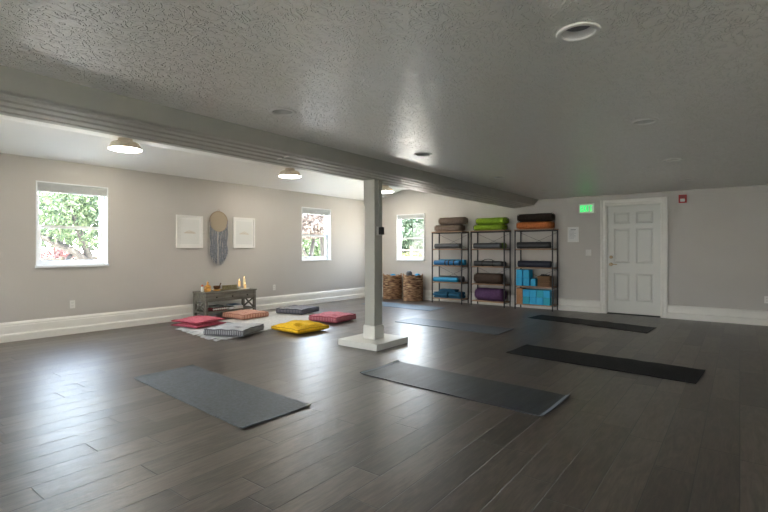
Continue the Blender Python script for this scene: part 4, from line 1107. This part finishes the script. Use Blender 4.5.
def bush(label, x, y, blobs, m, n, size, name='garden_bush'):
    t = thing(name, label, 'bush', (x, y, -.18), 0)
    mb = MB()
    for k in range(5):
        a = k*1.3; mb.tube([(0, 0, 0), (.1*math.cos(a), .1*math.sin(a), .3), (.3*math.cos(a), .3*math.sin(a), .7)], [.03, .02, .01], 6)
    mb.build('stems', m_bark, t); leaf_cloud('foliage', m, t, blobs, n, size); return t
CAMF = (math.sin(math.radians(37.3)), math.cos(math.radians(37.3)))
def on_x(px, X):     # world y where the line of sight of a photo column meets the plane x = X
    r = (px-384)/467; return X/(-CAMF[0]+CAMF[1]*r)*(CAMF[1]+CAMF[0]*r)
def on_y(px, Y):
    r = (px-384)/467; return Y/(CAMF[1]+CAMF[0]*r)*(-CAMF[0]+CAMF[1]*r)
# beyond the left window: forked old tree leaning left
X1 = -12.5; y1 = on_x(96, X1)
tree('old forked tree with leaning branches beyond the left window', X1, y1,
     [([(0, .15, 0), (0, .05, .5), (0, -.05, .95)], [.2, .16, .14]),
      ([(0, -.05, .95), (.05, -.5, 1.35), (0, -1.0, 1.62), (.0, -1.5, 1.85), (-.1, -2.1, 1.9)], [.12, .085, .07, .05, .03]),
      ([(0, -.05, .9), (0, -.25, 1.5), (.1, -.5, 2.1), (.1, -.6, 2.9)], [.11, .08, .06, .04]),
      ([(0, 0, .9), (0, .35, 1.6), (-.1, .6, 2.3), (0, .8, 3.0)], [.1, .07, .05, .03]),
      ([(0, -.5, 1.3), (.05, -.75, 1.0), (.1, -1.1, .8)], [.05, .035, .02])],
     [((0, -1.1, 2.5), (1.1, 1.4, .65)), ((0, .3, 2.8), (1.1, 1.2, .75)), ((0, -2.2, 2.1), (.8, .8, .6)), ((.1, -.1, 1.75), (.8, 1.1, .35)), ((0, 1.2, 2.1), (.8, .7, .8))], lf_a, 6500, .07)
tree('pale green tree far behind the forked one beyond the left window', -17.5, on_x(55, -17.5), [([(0, 0, 0), (0, .1, 1.5), (0, .3, 3)], [.18, .13, .06])],
     [((0, -1, 2.6), (1.6, 2.2, 1.3)), ((0, 1.8, 2.5), (1.5, 1.8, 1.3))], lf_b, 6000, .11)
bush('pink flowering bush low beyond the left window', -15, on_x(56, -15), [((0, 0, .9), (.6, .95, .6))], lf_p, 2500, .06, 'flowering_bush')
bush('orange flowering bush at the garden fence', -13.6, on_x(66, -13.6), [((0, 0, .55), (.3, .35, .42))], leaf_material('orange bloom', (.1, .035, .01), (.14, .06, .02)), 1200, .05, 'flowering_bush')
tree('slim pale blossom tree with a leaning trunk, left in the second window', -12.5, on_x(310, -12.5),
     [([(0, 0, 0), (0, -.1, .6), (0, .05, 1.2), (0, .3, 2.2)], [.11, .09, .08, .05]), ([(0, .0, .9), (0, -.5, 1.6), (0, -.8, 2.4)], [.06, .04, .025])],
     [((0, -.3, 2.35), (1.0, 1.3, .6)), ((0, .6, 2.6), (.9, 1.0, .6))], lf_w, 9000, .07)
tree('slim pale blossom tree, right one in the second window', -13.2, on_x(323, -13.2),
     [([(0, 0, 0), (0, .05, .8), (0, -.05, 1.6), (0, -.2, 2.6)], [.12, .1, .08, .05]), ([(0, .0, 1.3), (0, .5, 1.9), (0, .8, 2.5)], [.06, .04, .025])],
     [((0, .2, 2.5), (1.0, 1.3, .6)), ((0, -.9, 2.6), (.8, .9, .5))], lf_w, 9000, .07)
bush('fresh green hedge bush behind the two slim trees', -18, on_x(312, -18), [((0, 0, 1.5), (.8, 2.2, .95)), ((0, 2.6, 1.4), (.8, 1.8, .9))], lf_a, 16000, .08)
# beyond the back window
bush('dense green bush row beyond the back window fence', on_y(405, 21), 21, [((0, 0, 1.5), (2.4, 1.0, 1.1)), ((2.2, .3, 1.4), (1.8, 1.0, 1.0)), ((-1.0, .8, 2.3), (2.4, 1.0, 1.2)), ((1.6, .8, 2.4), (2.4, 1.0, 1.1))], lf_b, 34000, .085)
bush('yellow green bush before the fence beyond the back window', on_y(410, 19), 19, [((0, 0, .75), (2.6, .5, .5))], lf_c, 7000, .07)
tree('tall green tree behind the fence beyond the back window', on_y(398, 24), 24, [([(0, 0, 0), (.1, 0, 1.5), (0, 0, 3.2)], [.2, .15, .08])],
     [((0, 0, 3.2), (2.6, 1.8, 1.4)), ((2.8, .5, 3.0), (2.2, 1.6, 1.2))], lf_a, 9000, .1)
m_fence = mat('weathered fence wood', (.05, .04, .03), .9, noise=(8, .7, 1.3))
def fence(label, p, q, n, rails, h):
    p, q = Vector((*p, -.17)), Vector((*q, -.17)); t = thing('wooden_fence', label, 'fence', p); d = q-p
    for k in range(n+1):
        c = d*(k/n); MB().box(c.x-.05, c.x+.05, c.y-.05, c.y+.05, 0, h).build('fence_post', m_fence, t)
    for z in rails:
        MB().tube([Vector((0, 0, z))+d.normalized()*0, Vector((0, 0, z))+d], .04, 6).build('fence_rail', m_fence, t)
fence('weathered wooden rail fence beyond the back window', (on_y(385, 17.4), 17.4), (on_y(440, 17.4), 17.4), 4, (.55, .95, 1.35), 1.55)
fence('low wooden rail fence in the garden beyond the left window', (-14.0, on_x(25, -14)), (-14.0, on_x(125, -14)), 3, (.5, .8, 1.12), 1.2)

# ---------------------------------------------------------------- light
w = bpy.data.worlds.new('sky'); sc.world = w; w.use_nodes = True; nt = w.node_tree; bg = nt.nodes['Background']
tc = N(nt, 'ShaderNodeTexCoord'); sp = N(nt, 'ShaderNodeSeparateXYZ'); nt.links.new(tc.outputs['Generated'], sp.inputs[0])
r = N(nt, 'ShaderNodeValToRGB'); e = r.color_ramp.elements
e[0].position = 0; e[0].color = (1, .98, .95, 1); e[1].position = .7; e[1].color = (.52, .70, 1, 1); x = e.new(.3); x.color = (.74, .87, 1, 1)
nt.links.new(sp.outputs['Z'], r.inputs[0]); nt.links.new(r.outputs[0], bg.inputs['Color']); bg.inputs['Strength'].default_value = 24.0
s = bpy.data.lights.new('sun', 'SUN'); s.energy = 125; s.angle = math.radians(1.2); s.color = (1, .95, .86)
so = bpy.data.objects.new('sun', s); C.objects.link(so)
so.rotation_euler = Vector((.46, -.34, .82)).to_track_quat('Z', 'Y').to_euler()

# ---------------------------------------------------------------- camera
cam = bpy.data.cameras.new('camera'); co = bpy.data.objects.new('camera', cam); C.objects.link(co)
co.location = (0, 0, 1.2); co.rotation_euler = (PI/2, 0, math.radians(37.3))
cam.sensor_width = 36; cam.lens = 467/768*36; cam.shift_y = -6/768; cam.clip_end = 200
sc.camera = co
sc.view_settings.view_transform = 'Standard'; sc.view_settings.look = 'None'; sc.view_settings.gamma = 1; sc.view_settings.exposure = 0.16
sc.cycles.use_denoising = True; sc.cycles.max_bounces = 12; sc.cycles.diffuse_bounces = 8; sc.cycles.glossy_bounces = 5; sc.cycles.transparent_max_bounces = 16
sc.cycles.sample_clamp_indirect = 0; sc.cycles.caustics_reflective = True; sc.cycles.blur_glossy = .2; sc.cycles.caustics_refractive = False
